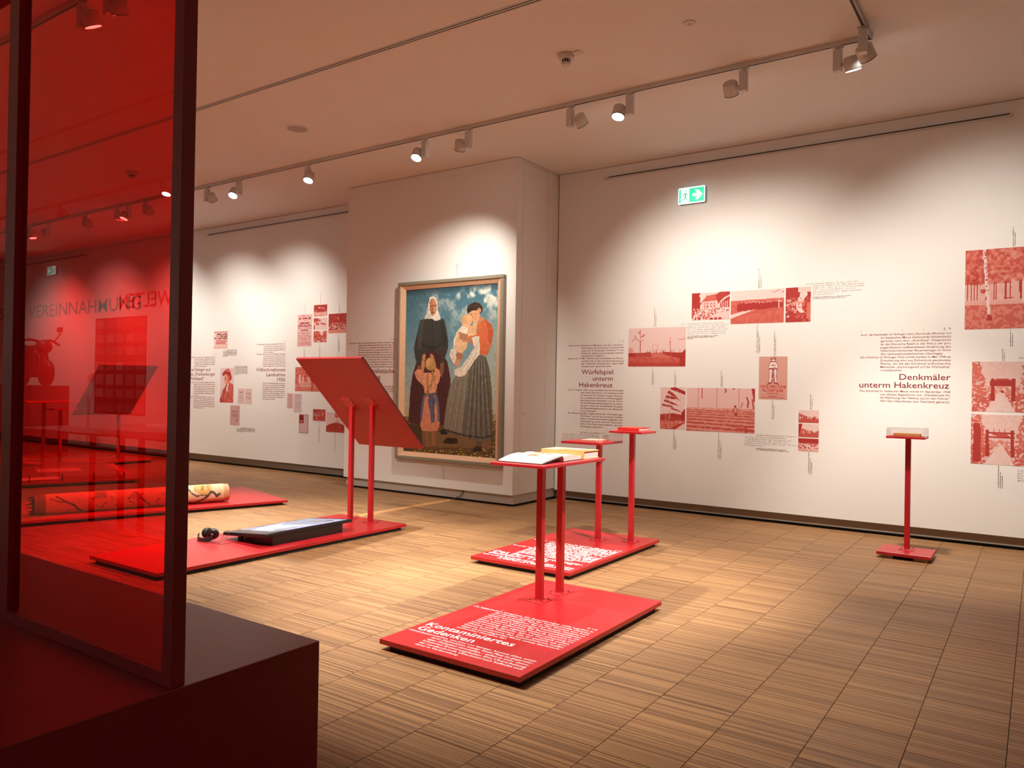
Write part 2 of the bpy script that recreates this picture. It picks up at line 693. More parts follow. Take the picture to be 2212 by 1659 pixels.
wall_x('wall_right', BX1 + 0.012, XR, YR, 0.13, 0.045)
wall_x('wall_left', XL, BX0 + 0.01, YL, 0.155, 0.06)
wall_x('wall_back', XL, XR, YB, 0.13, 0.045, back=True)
struct(MB().box(XL - 0.25, XL, YB - 0.3, 9.3, 0, WT).build('wall_end', M['wall']))
struct(MB().box(XR, XR + 0.25, YB - 0.3, 9.3, 0, WT).build('wall_near', M['wall']))

# the bay that carries the painting; its right flank holds a flush door with open joints
ZB = 0.15
bay = MB().box(BX0, BX1 - 0.02, YBAY, YL + 0.4, ZB, WT)
bay = struct(bay.build('wall_bay', M['wall']))
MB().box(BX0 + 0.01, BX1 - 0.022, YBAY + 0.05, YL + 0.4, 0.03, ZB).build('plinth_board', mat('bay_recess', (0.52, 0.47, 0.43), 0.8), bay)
MB().box(BX0 + 0.03, BX1 - 0.04, YBAY + 0.075, YL + 0.4, -0.004, 0.03).build('shadow_gap', M['black'], bay)
MB().box(BX0 + 0.02, BX1 - 0.03, YBAY + 0.02, YL + 0.4, WT, CZ + 0.01).build('ceiling_gap', M['black'], bay)
DY0, DY1, DZ1 = 8.145, 8.73, 4.395
g = 0.0045
cl = MB()
cl.box(BX1 - 0.019, BX1, YBAY, DY0 - g, ZB, WT)
cl.box(BX1 - 0.019, BX1, DY0 - g, DY1 + g, DZ1 + g, WT)
cl.box(BX1 - 0.019, BX1, DY1 + g, YR + 0.01, ZB, WT)
cl.build('flank_board', M['wall'], bay)
MB().box(BX1 - 0.0195, BX1 - 0.018, DY0 - g, DY1 + g, ZB, DZ1 + g).build('joint_back', mat('joint_shadow', (0.10, 0.08, 0.07), 0.9), bay)
door = struct(MB().box(BX1 - 0.018, BX1 - 0.0005, DY0, DY1, ZB, DZ1).build('door_1', M['wall']))
lk = MB()
lk.cyl((BX1 - 0.001, 8.215, 1.184), (BX1 + 0.004, 8.215, 1.184), 0.017)
lk.cyl((BX1 + 0.004, 8.215, 1.184), (BX1 + 0.006, 8.215, 1.184), 0.008)
lk.build('door_lock', M['lamp'], door)
MB().box(BX0 - 0.0, BX1 - 0.02, YL + 0.4, YL + 0.55, 0, WT).build('bay_back', M['wall'], bay)

# ------------------------------------------------------------------ ceiling fittings
def slot(y, label):
    o = thing('slot_diffuser', (-6, y, CZ), label, 'air vent')
    f = MB()
    f.box(XL + 1, XR - 0.4, y - 0.033, y - 0.021, CZ - 0.004, CZ)
    f.box(XL + 1, XR - 0.4, y - 0.008, y + 0.008, CZ - 0.004, CZ)
    f.box(XL + 1, XR - 0.4, y + 0.021, y + 0.033, CZ - 0.004, CZ)
    f.build('frame', M['track'], o)
    for k in (-1, 1):
        MB().box(XL + 1, XR - 0.4, y + k * 0.0145 - 0.0065, y + k * 0.0145 + 0.0065, CZ - 0.001, CZ).build('slot', M['slot'], o)


slot(4.833, 'long twin-slot air diffuser across the ceiling over the red platforms')
slot(-1.6, 'long twin-slot air diffuser seen only as a reflection in the red glass')

o = thing('ceiling_speaker', (-7.05, 5.815, CZ), 'round flush loudspeaker grille in the ceiling left of the slot line', 'speaker')
MB().cyl((-7.05, 5.815, CZ), (-7.05, 5.815, CZ - 0.006), 0.128, 0.124, 32).build('rim', M['track'], o)
MB().cyl((-7.05, 5.815, CZ - 0.006), (-7.05, 5.815, CZ - 0.008), 0.108, 0.108, 32).build('grille', M['grille'], o)
o = thing('ceiling_disc', (-2.335, 5.792, CZ), 'small white disc on the ceiling, upper right, with grey marks', 'sprinkler')
MB().cyl((-2.335, 5.792, CZ), (-2.335, 5.792, CZ - 0.008), 0.05, 0.046, 28).build('cover', M['detector'], o)
d = MB()
for a, b in ((0.012, 0.010), (-0.010, 0.016), (0.004, -0.014)):
    d.cyl((-2.335 + a, 5.792 + b, CZ - 0.008), (-2.335 + a, 5.792 + b, CZ - 0.0095), 0.007, 0.006, 10)
d.build('hole', M['grille'], o)


def smoke(x, y, label, arm):
    o = thing('smoke_detector', (x, y, CZ), label, 'smoke detector', 'smoke detectors on the ceiling')
    MB().cyl((x, y, CZ), (x, y, CZ - 0.045), 0.075, 0.068, 28).build('base', M['detector'], o)
    MB().cyl((x, y, CZ - 0.045), (x, y, CZ - 0.075), 0.036, 0.036, 24).build('sensor', M['rim'], o)
    rb = MB()
    for k in range(10):
        t = 2 * math.pi * k / 10
        rb.box(-0.003, 0.003, 0.034, 0.040, CZ - 0.075, CZ - 0.045, T=rotz(x, y, t))
    rb.cyl((x, y, CZ - 0.075), (x, y, CZ - 0.098), 0.042, 0.036, 24)
    rb.build('cap', M['detector'], o)
    if arm:
        MB().box(x + 0.05, x + 0.15, y - 0.025, y + 0.045, CZ - 0.012, CZ, 0.002, T=None).build('bracket', M['detector'], o)


smoke(-3.458, 5.775, 'white smoke detector with side bracket on the ceiling above the stands', True)
smoke(-10.49, 5.792, 'smoke detector seen on the ceiling through the red glass', False)


def picture_rail(x0, x1, y, z, label, s=1):
    o = thing('picture_rail', ((x0 + x1) / 2, y, z), label, 'picture rail', 'picture rails under the ceiling')
    ya, yb = sorted((y, y - s * 0.028))
    MB().box(x0, x1, ya, yb, z - 0.012, z + 0.012, 0.002).build('channel', M['track'], o)
    ya, yb = sorted((y - s * 0.0285, y - s * 0.006))
    MB().box(x0 + 0.06, x1 - 0.015, ya, yb, z - 0.0005, z + 0.0125).build('groove', M['slot'], o)
    for a, b in ((x0 - 0.002, x0 + 0.05), (x1 - 0.02, x1 + 0.002)):
        ya, yb = sorted((y, y - s * 0.032))
        MB().box(a, b, ya, yb, z - 0.016, z + 0.015, 0.002).build('end_cap', M['track'], o)


picture_rail(-4.755, -0.26, YR, 4.285, 'thin dark-grooved picture rail on the right wall above the exit sign')
picture_rail(-13.05, BX0 + 0.0, YL, 4.30, 'thin dark picture rail on the left wall beside the bay')
picture_rail(-22.5, -17.5, YL, 4.31, 'picture rail on the far wall seen through the red glass')
picture_rail(-22.0, -16.96, YB, 4.21, 'picture rail on the wall behind, mirrored in the red glass', -1)


# ------------------------------------------------------------------ exit signs
def exit_sign(x0, x1, z0, z1, y, label, s=1):
    """s = 1: on a wall facing -y, s = -1: on the wall behind, facing +y"""
    o = thing('exit_sign', ((x0 + x1) / 2, y, z0), label, 'exit sign', 'green exit signs')
    w, h = x1 - x0, z1 - z0

    def fn(u, v, d):
        return ((x0 + u * w) if s == 1 else (x1 - u * w), y - s * (0.045 + d), z0 + v * h)
    hb = MB()
    ya, yb = sorted((y, y - s * 0.044))
    hb.box(x0 + 0.004, x1 - 0.004, ya, yb, z0 + 0.004, z1 - 0.004, 0.006)
    hb.build('housing', M['signbox'], o)
    MB().prism([(0.0, 0.06), (0.02, 0), (0.98, 0), (1, 0.06), (1, 0.94), (0.98, 1), (0.02, 1), (0, 0.94)], fn, -0.002, 0.003).build('light_panel', M['signw'], o)
    MB().prism([(0.415, 0.075), (0.965, 0.075), (0.965, 0.925), (0.415, 0.925)], fn, 0.003, 0.0045).build('green_field', M['signg'], o)
    MB().prism([(0.54, 0.41), (0.72, 0.41), (0.62, 0.20), (0.75, 0.20), (0.91, 0.5), (0.75, 0.80), (0.62, 0.80), (0.72, 0.59), (0.54, 0.59)], fn, 0.0045, 0.006).build('arrow', M['signw'], o)
    MB().prism([(0.035, 0.075), (0.10, 0.075), (0.10, 0.27), (0.075, 0.27), (0.075, 0.34), (0.10, 0.34), (0.10, 0.925), (0.035, 0.925)], fn, 0.003, 0.0045).build('doorway', M['signg'], o)
    fg = MB()
    fg.prism([(0.30 + 0.022 * math.cos(t), 0.80 + 0.045 * math.sin(t)) for t in np.linspace(0, 6.283, 13)[:-1]], fn, 0.003, 0.0045)
    for pts in ([(0.15, 0.50), (0.21, 0.66), (0.29, 0.66), (0.30, 0.62), (0.225, 0.61), (0.17, 0.48)],
                [(0.25, 0.66), (0.30, 0.66), (0.285, 0.44), (0.24, 0.44)],
                [(0.245, 0.46), (0.28, 0.46), (0.235, 0.25), (0.10, 0.23), (0.10, 0.275), (0.21, 0.29)],
                [(0.255, 0.46), (0.285, 0.46), (0.345, 0.20), (0.32, 0.18)],
                [(0.29, 0.65), (0.40, 0.53), (0.39, 0.50), (0.28, 0.60)]):
        fg.prism(pts, fn, 0.003, 0.0045)
    fg.build('running_figure', M['signd'], o)


exit_sign(-3.713, -3.372, 3.805, 4.005, YR, 'lit green exit sign with running figure and right arrow, high on the right wall')
exit_sign(-18.66, -18.26, 3.89, 4.08, YB, 'lit exit sign on the wall behind, mirrored in the red glass', -1)


# ------------------------------------------------------------------ tracks and track lamps
def track(x0, x1, y0, y1, label):
    o = thing('light_track', ((x0 + x1) / 2, (y0 + y1) / 2, CZ), label, 'light track', 'ceiling light tracks')
    alongx = abs(x1 - x0) > abs(y1 - y0)
    if alongx:
        MB().box(x0, x1, y0 - 0.018, y0 + 0.018, CZ - 0.036, CZ, 0.002).build('rail', M['track'], o)
        MB().box(x0 + 0.03, x1 - 0.03, y0 - 0.009, y0 + 0.009, CZ - 0.0375, CZ - 0.034).build('groove', M['slot'], o)
    else:
        MB().box(x0 - 0.018, x0 + 0.018, y0, y1, CZ - 0.036, CZ, 0.002).build('rail', M['track'], o)
        MB().box(x0 - 0.009, x0 + 0.009, y0 + 0.03, y1 - 0.03, CZ - 0.0375, CZ - 0.034).build('groove', M['slot'], o)


track(-22, -1.16, 6.77, 6.77, 'white ceiling light track running above the red stands')
track(-1.18, -1.18, -2.0, 6.80, 'short white light track turning toward the viewer, upper right corner')
track(-22, -1.20, 2.93, 2.93, 'ceiling light track seen through the red glass at the top')
track(-22, 2.0, -3.4, -3.4, 'ceiling light track behind the viewer, mirrored in the red glass')


def lamp(x, y, side, aim, power, size, label, along='x', blend=0.45, zc=4.235):
    """track lamp: adapter, driver box, joint, drum head aimed at a point; power 0 leaves it dark"""
    o = thing('track_lamp', (x, y, CZ - 0.036), label, 'spotlight', 'track lamps under the ceiling')
    z = CZ - 0.036
    ad = MB()
    ad.box(x - 0.045, x + 0.045, y - 0.014, y + 0.014, z - 0.014, z, 0.003)
    ad.cyl((x, y, z - 0.014), (x, y, z - 0.035), 0.016, 0.016, 14)
    ad.cyl((x + 0.035, y, z - 0.010), (x + 0.035, y, z - 0.026), 0.012, 0.014, 14)
    ad.build('adapter', M['lamp'], o)
    bx = MB()
    bx.box(x - 0.032, x + 0.032, y - 0.032, y + 0.032, z - 0.215, z - 0.035, 0.003)
    bx.build('driver_box', M['lamp'], o)
    MB().box(x - 0.0325, x + 0.0325, y - 0.0325, y + 0.0325, z - 0.118, z - 0.1165).build('seam', M['grille'], o)
    sd = Vector((side, 0, 0)) if along == 'x' else Vector((0, side, 0))
    c = Vector((x, y, zc)) + sd * 0.115
    jt = MB()
    jt.cyl(Vector((x, y, zc)) + sd * 0.03, c - sd * 0.055, 0.016, 0.016, 14)
    jt.build('joint', M['lamp'], o)
    d = (Vector(aim) - c).normalized()
    hd = MB()
    hd.cyl(c - d * 0.055, c - d * 0.045, 0.056, 0.066, 32)
    hd.cyl(c - d * 0.045, c + d * 0.055, 0.066, 0.066, 32)
    h = hd.build('head', M['lamp'], o)
    MB().cyl(c + d * 0.055, c + d * 0.060, 0.0665, 0.0665, 32).build('rim', M['rim'], h)
    MB().cyl(c + d * 0.060, c + d * 0.0615, 0.059, 0.059, 32).build('lens', M['lens'] if power else M['rim'], h)
    if power:
        l = bpy.data.lights.new('lamp_beam', 'SPOT')
        l.energy = power * LK * (0.80 if size > 65 else 2.3)
        l.color = LAMP_COL
        l.spot_size = math.radians(size + (12 if size > 65 else 14))
        l.spot_blend = 1.0 if size > 65 else 0.7
        l.shadow_soft_size = 0.045
        lo = bpy.data.objects.new('lamp_beam', l)
        COL.objects.link(lo)
        lo.parent = o
        lo.location = c + d * 0.075 - Vector((x, y, z))
        lo.rotation_euler = (-d).to_track_quat('Z', 'Y').to_euler()


P = 260
# main track: wall washers (heads turned away) and object lamps (heads turned to the viewer)
lamp(-10.195, 6.77, 1, (-10.6, YL, 1.9), P * 1.3, 78, 'track lamp turned to the left wall, leftmost clear of the red frame')
lamp(-9.43, 6.77, -1, (-8.6, 4.4, 0.1), P * 1.2, 46, 'lit track lamp facing the viewer, second from the red frame')
lamp(-7.98, 6.77, 0.25, (-7.3, 5.0, 0.0), P * 0.8, 50, 'lit track lamp with its head straight below its box')
lamp(-5.946, 6.77, -1, (-5.75, 4.7, 0.2), P * 1.3, 50, 'lit track lamp facing the viewer above the tilted red board')
lamp(-5.305, 6.77, -1, (-6.7, YBAY, 1.75), P * 1.5, 74, 'track lamp turned away toward the painting, above the bay')
lamp(-3.992, 6.77, 1, (-3.2, YR, 1.9), P * 1.4, 80, 'track lamp turned to the right wall, just left of the smoke detector')
lamp(-3.322, 6.77, -1, (-3.55, 5.4, 0.3), P * 0.8, 50, 'lit track lamp facing the viewer left of the exit sign')
lamp(-2.21, 6.77, -1, (-2.6, YR, 2.0), P * 0.8, 80, 'track lamp turned to the wall right of the exit sign')
lamp(-1.422, 6.77, 1, (-0.95, 8.15, 0.2), P * 0.75, 46, 'track lamp with level drum head near the track corner')
lamp(-1.18, 6.50, 1, (-0.3, YR, 1.8), P * 1.4, 80, 'track lamp hanging at the corner of the two tracks', along='y')
lamp(-1.18, 5.45, -1, (-3.2, 5.6, 0.1), P * 1.6, 46, 'bright lamp facing the viewer at the top picture edge', along='y')
# behind the red glass on the same track
lamp(-11.85, 6.77, 1, (-12.2, YL, 1.9), P * 1.3, 78, 'dark track lamp seen through the red glass beside the lit pair')
lamp(-12.33, 6.77, -1, (-12.5, 5.2, 0.1), P * 0.8, 52, 'right lamp of the glowing pair seen through the red glass')
lamp(-12.70, 6.77, 1, (-13.6, 6.6, 0.1), P * 0.8, 52, 'left lamp of the glowing pair seen through the red glass')
lamp(-13.75, 6.77, 1, (-14.2, YL, 2.0), P * 1.3, 80, 'dark track lamp in the middle behind the red glass')
lamp(-15.07, 6.77, -1, (-16.6, YL, 1.8), P * 1.3, 80, 'dark track lamp far left behind the red glass')
lamp(-15.80, 6.77, 1, (-15.0, 7.2, 0.1), P * 0.8, 52, 'glowing track lamp beside the left bar of the red frame')
lamp(-18.0, 6.77, 1, (-18.6, YL, 1.9), P * 1.3, 80, 'track lamp at the far left of the main track')
# near track
lamp(-6.05, 2.93, 1, (-6.0, 4.9, 0.1), P * 0.9, 50, 'faintly glowing track lamp at the top of the red glass')
lamp(-5.66, 2.93, 1, (-7.8, 5.3, 0.1), P * 1.1, 46, 'brightly glowing track lamp at the top edge of the red glass')
lamp(-4.56, 2.93, 1, (-2.75, 4.3, 0.1), P * 1.9, 44, 'track lamp above the picture that lights the nearest red platform')
# back track: wall washers for the wall behind, then added fill lamps
lamp(-18.6, -3.4, 1, (-18.4, YB, 1.9), P * 1.3, 80, 'wall lamp on the rear track, farthest one mirrored in the red glass')
lamp(-16.0, -3.4, 1, (-15.8, YB, 1.9), P * 1.3, 80, 'wall lamp on the rear track, middle one mirrored in the red glass')
lamp(-13.4, -3.4, 1, (-13.2, YB, 1.9), P * 1.3, 80, 'wall lamp on the rear track, nearest one mirrored in the red glass')
lamp(-10.4, -3.4, 1, (-9.6, -2.2, 0.1), P * 0.8, 56, 'lit lamp on the rear track mirrored as a white spot')
lamp(-9.0, -3.4, 1, (-8.8, YB, 1.9), P * 1.2, 80, 'added fill lamp on the rear track behind the viewer, left one')  # from here on added for general fill light, unseen
lamp(-5.0, -3.4, 1, (-4.8, YB, 1.9), P * 1.2, 80, 'added fill lamp on the rear track behind the viewer, middle one')
lamp(-1.0, -3.4, 1, (-0.8, YB, 1.9), P * 1.2, 80, 'added fill lamp on the rear track behind the viewer, right one')

# ================================================================== red platforms and stands
def platform_base(o, x0, x1, y0, y1, T=None, skids=None):
    MB().box(x0, x1, y0, y1, 0.031, 0.06, 0.0015, T=T).build('base_board', M['red'], o)
    for (a, b, c, d) in (skids or [(x0 + 0.06, x1 - 0.02, y0 + 0.025, y1 - 0.06)]):
        MB().box(a, b, c, d, 0.0, 0.031, T=T).build('skid', M['blackskid'], o)


def post(o, cx, cy, ztop, w=0.0455, z0=0.06, pw=0.132):
    MB().box(cx - w / 2, cx + w / 2, cy - w / 2, cy + w / 2, z0 + 0.004, ztop, 0.002).build('post', M['red'], o)
    p = MB().box(cx - pw / 2, cx + pw / 2, cy - pw / 2, cy + pw / 2, z0, z0 + 0.005, 0.001).build('post_plate', M['red'], o)
    for a in (-1, 1):
        for b in (-1, 1):
            MB().cyl((cx + a * 0.046, cy + b * 0.046, z0 + 0.005), (cx + a * 0.046, cy + b * 0.046, z0 + 0.010), 0.0075, 0.006, 10).build('bolt', M['redshade'], p)
    MB().tube([(cx - w / 2 - 0.001, cy - w / 2 - 0.001, z0 + 0.006), (cx + w / 2, cy - w / 2 - 0.001, z0 + 0.006)], 0.004, 6).build('weld', M['red'], p)


def table(o, x0, x1, y0, y1, z, t=0.02):
    MB().box(x0, x1, y0, y1, z - t, z, 0.0015).build('table_top', M['red'], o)


def up(z):
    return lambda x, y: (x, y, z)


def text_part(lines, parent, fn, material, name='printed_text'):
    """lines: (string, x or None, right or None, baseline, cap, width or None, bold)"""
    mb = MB()
    for s, x, right, b, cap, w, bold in lines:
        put_line(mb, s, fn, x, b, cap, w, right, bold)
    return mb.build(name, material, parent, fixn=False)


# nearest platform with the open book
p1 = thing('display_platform', (-2.61, 4.08, 0), 'nearest low red platform with white text and one two-post book table', 'display stand', 'red display platforms')
platform_base(p1, -3.092, -2.125, 3.205, 4.945)
post(p1, -2.80, 4.445, 0.985)
post(p1, -2.795, 4.705, 0.985)
table(p1, -3.045, -2.613, 4.185, 5.015, 1.005)
X0, XI, XE, PT, CP = -3.067, -2.871, -2.172, 0.0347, 0.0215
body = ['Die historischen Ereignisse des Bauernkrieges 1626 werden in',
        'der aktuellen Ausgabe der Landeschronik Oberös-',
        'terreich zu großen Teilen in den Worten von Karl',
        'Itzinger wiedergegeben. Bei Karl Itzinger handelte es',
        'sich um einen überzeugten Nationalsozialisten,',
        'der in seinen Werken die Bauernaufstände im',
        'Sinne einer völkischen Rhetorik bewusst zur',
        'Verbreitung der eigenen Weltanschauung im',
        'Land einsetzte. Sprache, Stil und Thematik nutzte,',
        'Motive und Themen, die er gezielt als po-',
        'litische Instrumente des Antisemitismus stellte',
        'dabei als grundlegendes Motiv seines literarisch-',
        'politischen Handelns dar.']
L = []
for k, s in enumerate(body):
    b = 4.05 - k * PT
    L.append((s, X0 if k == 0 else XI, None, b, CP, (XE - (X0 if k == 0 else XI)) if k < 12 else 0.36, 0.006))
L += [('Kontaminiertes', -3.052, None, 3.552, 0.066, 0.638, 0.012), ('Gedenken', -3.05, None, 3.467, 0.066, 0.418, 0.012),
      ('5.12', None, -2.172, 4.098, 0.020, 0.068, 0.004)]
for k, s in enumerate(['Hinterlassenschaften, wie jene von Itzinger, können alten, totali-', 'tären Denkweisen wieder einen Platz im gegenwär-',
                       'tigen Gedenken verschaffen – selbst in einer demo-', 'kratischen Erinnerungskultur. Eine Überarbeitung',
                       'der Landeschronik Oberösterreich befindet sich', 'daher in Vorbereitung.']):
    L.append((s, X0 if k == 0 else XI, None, 3.427 - k * PT, CP, (XE - (X0 if k == 0 else XI)) if k < 5 else 0.31, 0.006))
for k in range(4):
    L.append(('.', -3.06 + k * 0.2, None, 4.088, 0.04, 0.007, 0))
text_part(L, p1, up(0.0606), M['white'])

# second platform with the two single-post tables
p2 = thing('display_platform', (-3.52, 6.11, 0), 'low red platform with white text and two single-post tables', 'display stand', 'red display platforms')
platform_base(p2, -4.01, -3.03, 5.25, 6.975)
post(p2, -3.49, 6.575, 0.99)
post(p2, -3.20, 6.695, 1.097)
table(p2, -3.755, -3.337, 6.295, 6.765, 1.01)
table(p2, -3.369, -3.031, 6.537, 6.861, 1.117)
X0, XI, XE = -3.986, -3.785, -3.074
L = [('Das Bauernkriegsge-', -3.975, None, 5.520, 0.066, 0.90, 0.012), ('denkjahr 1976', -3.975, None, 5.445, 0.066, 0.60, 0.012), ('5.10', None, XE, 6.243, 0.020, 0.068, 0.004)]
text_part(L, p2, up(0.0606), M['white'], 'printed_heading')
# the small print here is too fine to read in the photo: rows of small strokes
mb = MB()
for k in range(18):
    x = X0 if k in (0, 10) else XI
    put_dashes(mb, up(0.0606), x, 6.205 - k * PT, (XE - x) if k not in (9, 17) else (XE - x) * 0.8, 0.022, k)
for k in range(3):
    x = X0 if k == 0 else XI
    put_dashes(mb, up(0.0606), x, 5.387 - k * PT, XE - x, 0.022, 40 + k)
tag(mb.build('printed_text', M['white'], p2, fixn=False), kind='stuff')

# long platform with the tilted board and the screen
p3 = thing('display_platform', (-5.965, 4.65, 0), 'long red platform with a tilted reading board on two posts', 'display stand', 'red display platforms')
platform_base(p3, -6.46, -5.47, 3.272, 6.04)
post(p3, -6.145, 5.885, 1.30)
post(p3, -5.815, 5.86, 1.325)


def tilt_board(o, c, ux, half, hi, lo, post_pts):
    """board tilted about the horizontal direction ux; hi / lo: centre of upper and lower edge"""
    ux, hi, lo = Vector(ux), Vector(hi), Vector(lo)
    dn = (lo - hi).normalized()
    nr = dn.cross(ux).normalized()
    if nr.z < 0:
        nr = -nr
    Lh = (lo - hi).length

    def slab(a, b, u0, u1, d0, d1):
        mb = MB()
        vs = [hi + ux * u + dn * v + nr * d for d in (d0, d1) for v in (a, b) for u in (u0, u1)]
        return mb.add(vs, [(0, 2, 3, 1), (4, 5, 7, 6), (0, 1, 5, 4), (2, 6, 7, 3), (0, 4, 6, 2), (1, 3, 7, 5)])
    slab(0, Lh, -half, half, -0.024, 0).build('board', M['redback'], o)
    slab(0.012, Lh - 0.03, -half + 0.02, half - 0.004, 0.006, 0.012).build('panel', M['navy'], o)
    slab(0.03, Lh - 0.05, -half + 0.05, half - 0.05, 0.0, 0.006).build('spacer', M['skid'], o)
    for p in post_pts:
        p = Vector(p)
        t = (p - hi).dot(dn)
        u = (p - hi).dot(ux)
        slab(t - 0.085, t + 0.05, u - 0.065, u + 0.065, -0.030, -0.024).build('bracket', M['red'], o)


tilt_board(p3, None, (1, 0, 0), 0.483, (-5.995, 5.40, 1.79), (-5.995, 6.34, 0.843), [(-6.145, 5.86, 1.33), (-5.815, 5.86, 1.33)])

# low stand at the right
p4 = thing('display_stand', (-1.013, 7.99, 0), 'small single-post red stand near the right wall with an acrylic case', 'display stand', 'red display platforms')
platform_base(p4, -1.236, -0.788, 7.785, 8.19, skids=[(-1.10, -0.93, 7.86, 8.15)])
for a, b in ((-1.20, -1.10), (-0.93, -0.82)):
    MB().box(a, b, 7.81, 8.16, 0.0, 0.031).build('foot_block', M['skid'], p4)
post(p4, -1.014, 8.045, 1.10)
table(p4, -1.186, -0.860, 7.91, 8.165, 1.119)

# platform of the rolled tapestry (turned), its front right corner at the open room side
A = math.radians(16.5)
T5 = Matrix.Translation((-7.726, 6.34, 0)) @ Matrix.Rotation(-A, 4, 'Z')
p5 = thing('display_platform', (-8.9, 4.9, 0), 'turned red platform that carries the rolled tapestry, behind the frame', 'display stand', 'red display platforms')
platform_base(p5, -1.54, 0.0, -3.9, 0.0, T=T5)

# through the glass: low glazed platform and the far platform with lectern and two tables
T6 = Matrix.Translation((-11.08, 6.33, 0)) @ Matrix.Rotation(-math.radians(20), 4, 'Z')
p6 = thing('display_platform', (-12.4, 5.6, 0), 'turned platform with flat documents seen through the red glass', 'display stand', 'red display platforms')
platform_base(p6, -2.5, 0.0, -2.8, 0.0, T=T6)
cv = thing('acrylic_cover', (-12.4, 5.6, 0.06), 'low clear cover over the documents seen through the red glass', 'display case', 'clear display covers')
mb = MB()
mb.box(-2.3, -0.12, -2.6, -0.2, 0.06, 0.125, T=T6)
mb.build('cover', M['acrylic'], cv)
ck = MB()
for k in range(7):
    ck.box(-0.11, -0.10, -2.6 + 0.4 * k, -2.588 + 0.4 * k, 0.06, 0.16, T=T6)
tag(ck.build('clip', M['motor'], cv), kind='stuff')
for k, (a, b, c, d, n) in enumerate(((-1.5, -0.9, -2.2, -1.6, 'large pale sheet'), (-0.8, -0.35, -1.6, -1.0, 'small pale sheet'), (-2.0, -1.4, -1.2, -0.6, 'rear pale sheet'))):
    tag(MB().box(a, b, c, d, 0.061, 0.066, T=T6).build('document', M['paper']), n + ' lying under the low cover behind the red glass', 'document', 'documents under the low cover')

p7 = thing('display_platform', (-14.2, 7.15, 0), 'farthest red platform with a tilted board and two tables, behind red glass', 'display stand', 'red display platforms')
platform_base(p7, -14.68, -13.72, 6.19, 8.12)
post(p7, -14.33, 7.75, 1.30)
post(p7, -14.47, 6.49, 1.11)
post(p7, -14.28, 6.68, 0.985)
table(p7, -14.72, -14.22, 6.10, 6.99, 1.13)
table(p7, -14.5, -14.1, 6.50, 6.89, 1.005)
tilt_board(p7, None, (0, 1, 0), 0.545, (-13.8, 7.65, 1.82), (-14.75, 7.65, 0.88), [(-14.33, 7.75, 1.30)])


# ------------------------------------------------------------------ acrylic covers on tables
def cover(x0, x1, y0, y1, z0, h, label):
    o = thing('acrylic_cover', ((x0 + x1) / 2, (y0 + y1) / 2, z0), label, 'display case', 'clear display covers')
    t = 0.004
    for n, q in (('front_pane', (x0, x1, y0, y0 + t, z0, z0 + h)), ('back_pane', (x0, x1, y1 - t, y1, z0, z0 + h)),
                 ('side_pane', (x0, x0 + t, y0 + t, y1 - t, z0, z0 + h)), ('side_pane', (x1 - t, x1, y0 + t, y1 - t, z0, z0 + h)),
                 ('top_pane', (x0, x1, y0, y1, z0 + h, z0 + h + t))):
        MB().box(*q).build(n, M['acrylic'], o)
    e = MB()
    for x in (x0, x1):
        for y in (y0, y1):
            e.box(x - 0.0012, x + 0.0012, y - 0.0012, y + 0.0012, z0, z0 + h)
    e.box(x0, x1, y0 - 0.001, y0 + 0.001, z0 + h + t - 0.001, z0 + h + t + 0.001)
    e.box(x1 - 0.001, x1 + 0.001, y0, y1, z0 + h + t - 0.001, z0 + h + t + 0.001)
    e.build('edge', M['edge'], o)


M['edge'] = mat('acrylic_edge', (0.85, 0.83, 0.82), 0.3)
cover(-3.752, -3.340, 6.298, 6.762, 1.01, 0.076, 'clear acrylic cover over a thin booklet on the lower red table')
cover(-1.183, -0.863, 7.913, 8.162, 1.119, 0.074, 'clear acrylic cover on the small stand at the right wall')

# ================================================================== things on the stands
def closed_book(x0, x1, y0, y1, z0, h, cover_m, label, name='book', spine='-y', group='books on the stands'):
    o = thing(name, ((x0 + x1) / 2, (y0 + y1) / 2, z0), label, 'book', group)
    t = 0.004
    c = MB()
    c.box(x0, x1, y0, y1, z0, z0 + t, 0.001)
    c.box(x0, x1, y0, y1, z0 + h - t, z0 + h, 0.001)
    if spine == '-y':
        c.box(x0, x1, y0, y0 + t, z0 + 0.001, z0 + h - 0.001)
        q = (x0 + 0.005, x1 - 0.006, y0 + t, y1 - 0.006)
    else:
        c.box(x0, x0 + t, y0, y1, z0 + 0.001, z0 + h - 0.001)
        q = (x0 + t, x1 - 0.006, y0 + 0.005, y1 - 0.006)
    c.build('cover', cover_m, o)
    MB().box(*q, z0 + t, z0 + h - t).build('page_block', M['paper'], o)
    return o


# open book on the nearest table: left half slopes up to the gutter, right half lies flat
zt = 1.005
ob = thing('open_book', (-2.85, 4.52, zt), 'open picture book with white pages on the nearest red table', 'book', 'books on the stands')
MB().add([(-3.03, 4.245, zt + 0.001), (-2.672, 4.245, zt + 0.001), (-2.672, 4.525, zt + 0.040), (-3.03, 4.525, zt + 0.040),
          (-3.03, 4.245, zt + 0.004), (-2.672, 4.245, zt + 0.004), (-2.672, 4.525, zt + 0.043), (-3.03, 4.525, zt + 0.043)],
         [(0, 3, 2, 1), (4, 5, 6, 7), (0, 1, 5, 4), (1, 2, 6, 5), (2, 3, 7, 6), (3, 0, 4, 7)]).build('left_cover', M['rubber'], ob)
MB().box(-3.03, -2.672, 4.53, 4.775, zt, zt + 0.004).build('right_cover', M['rubber'], ob)


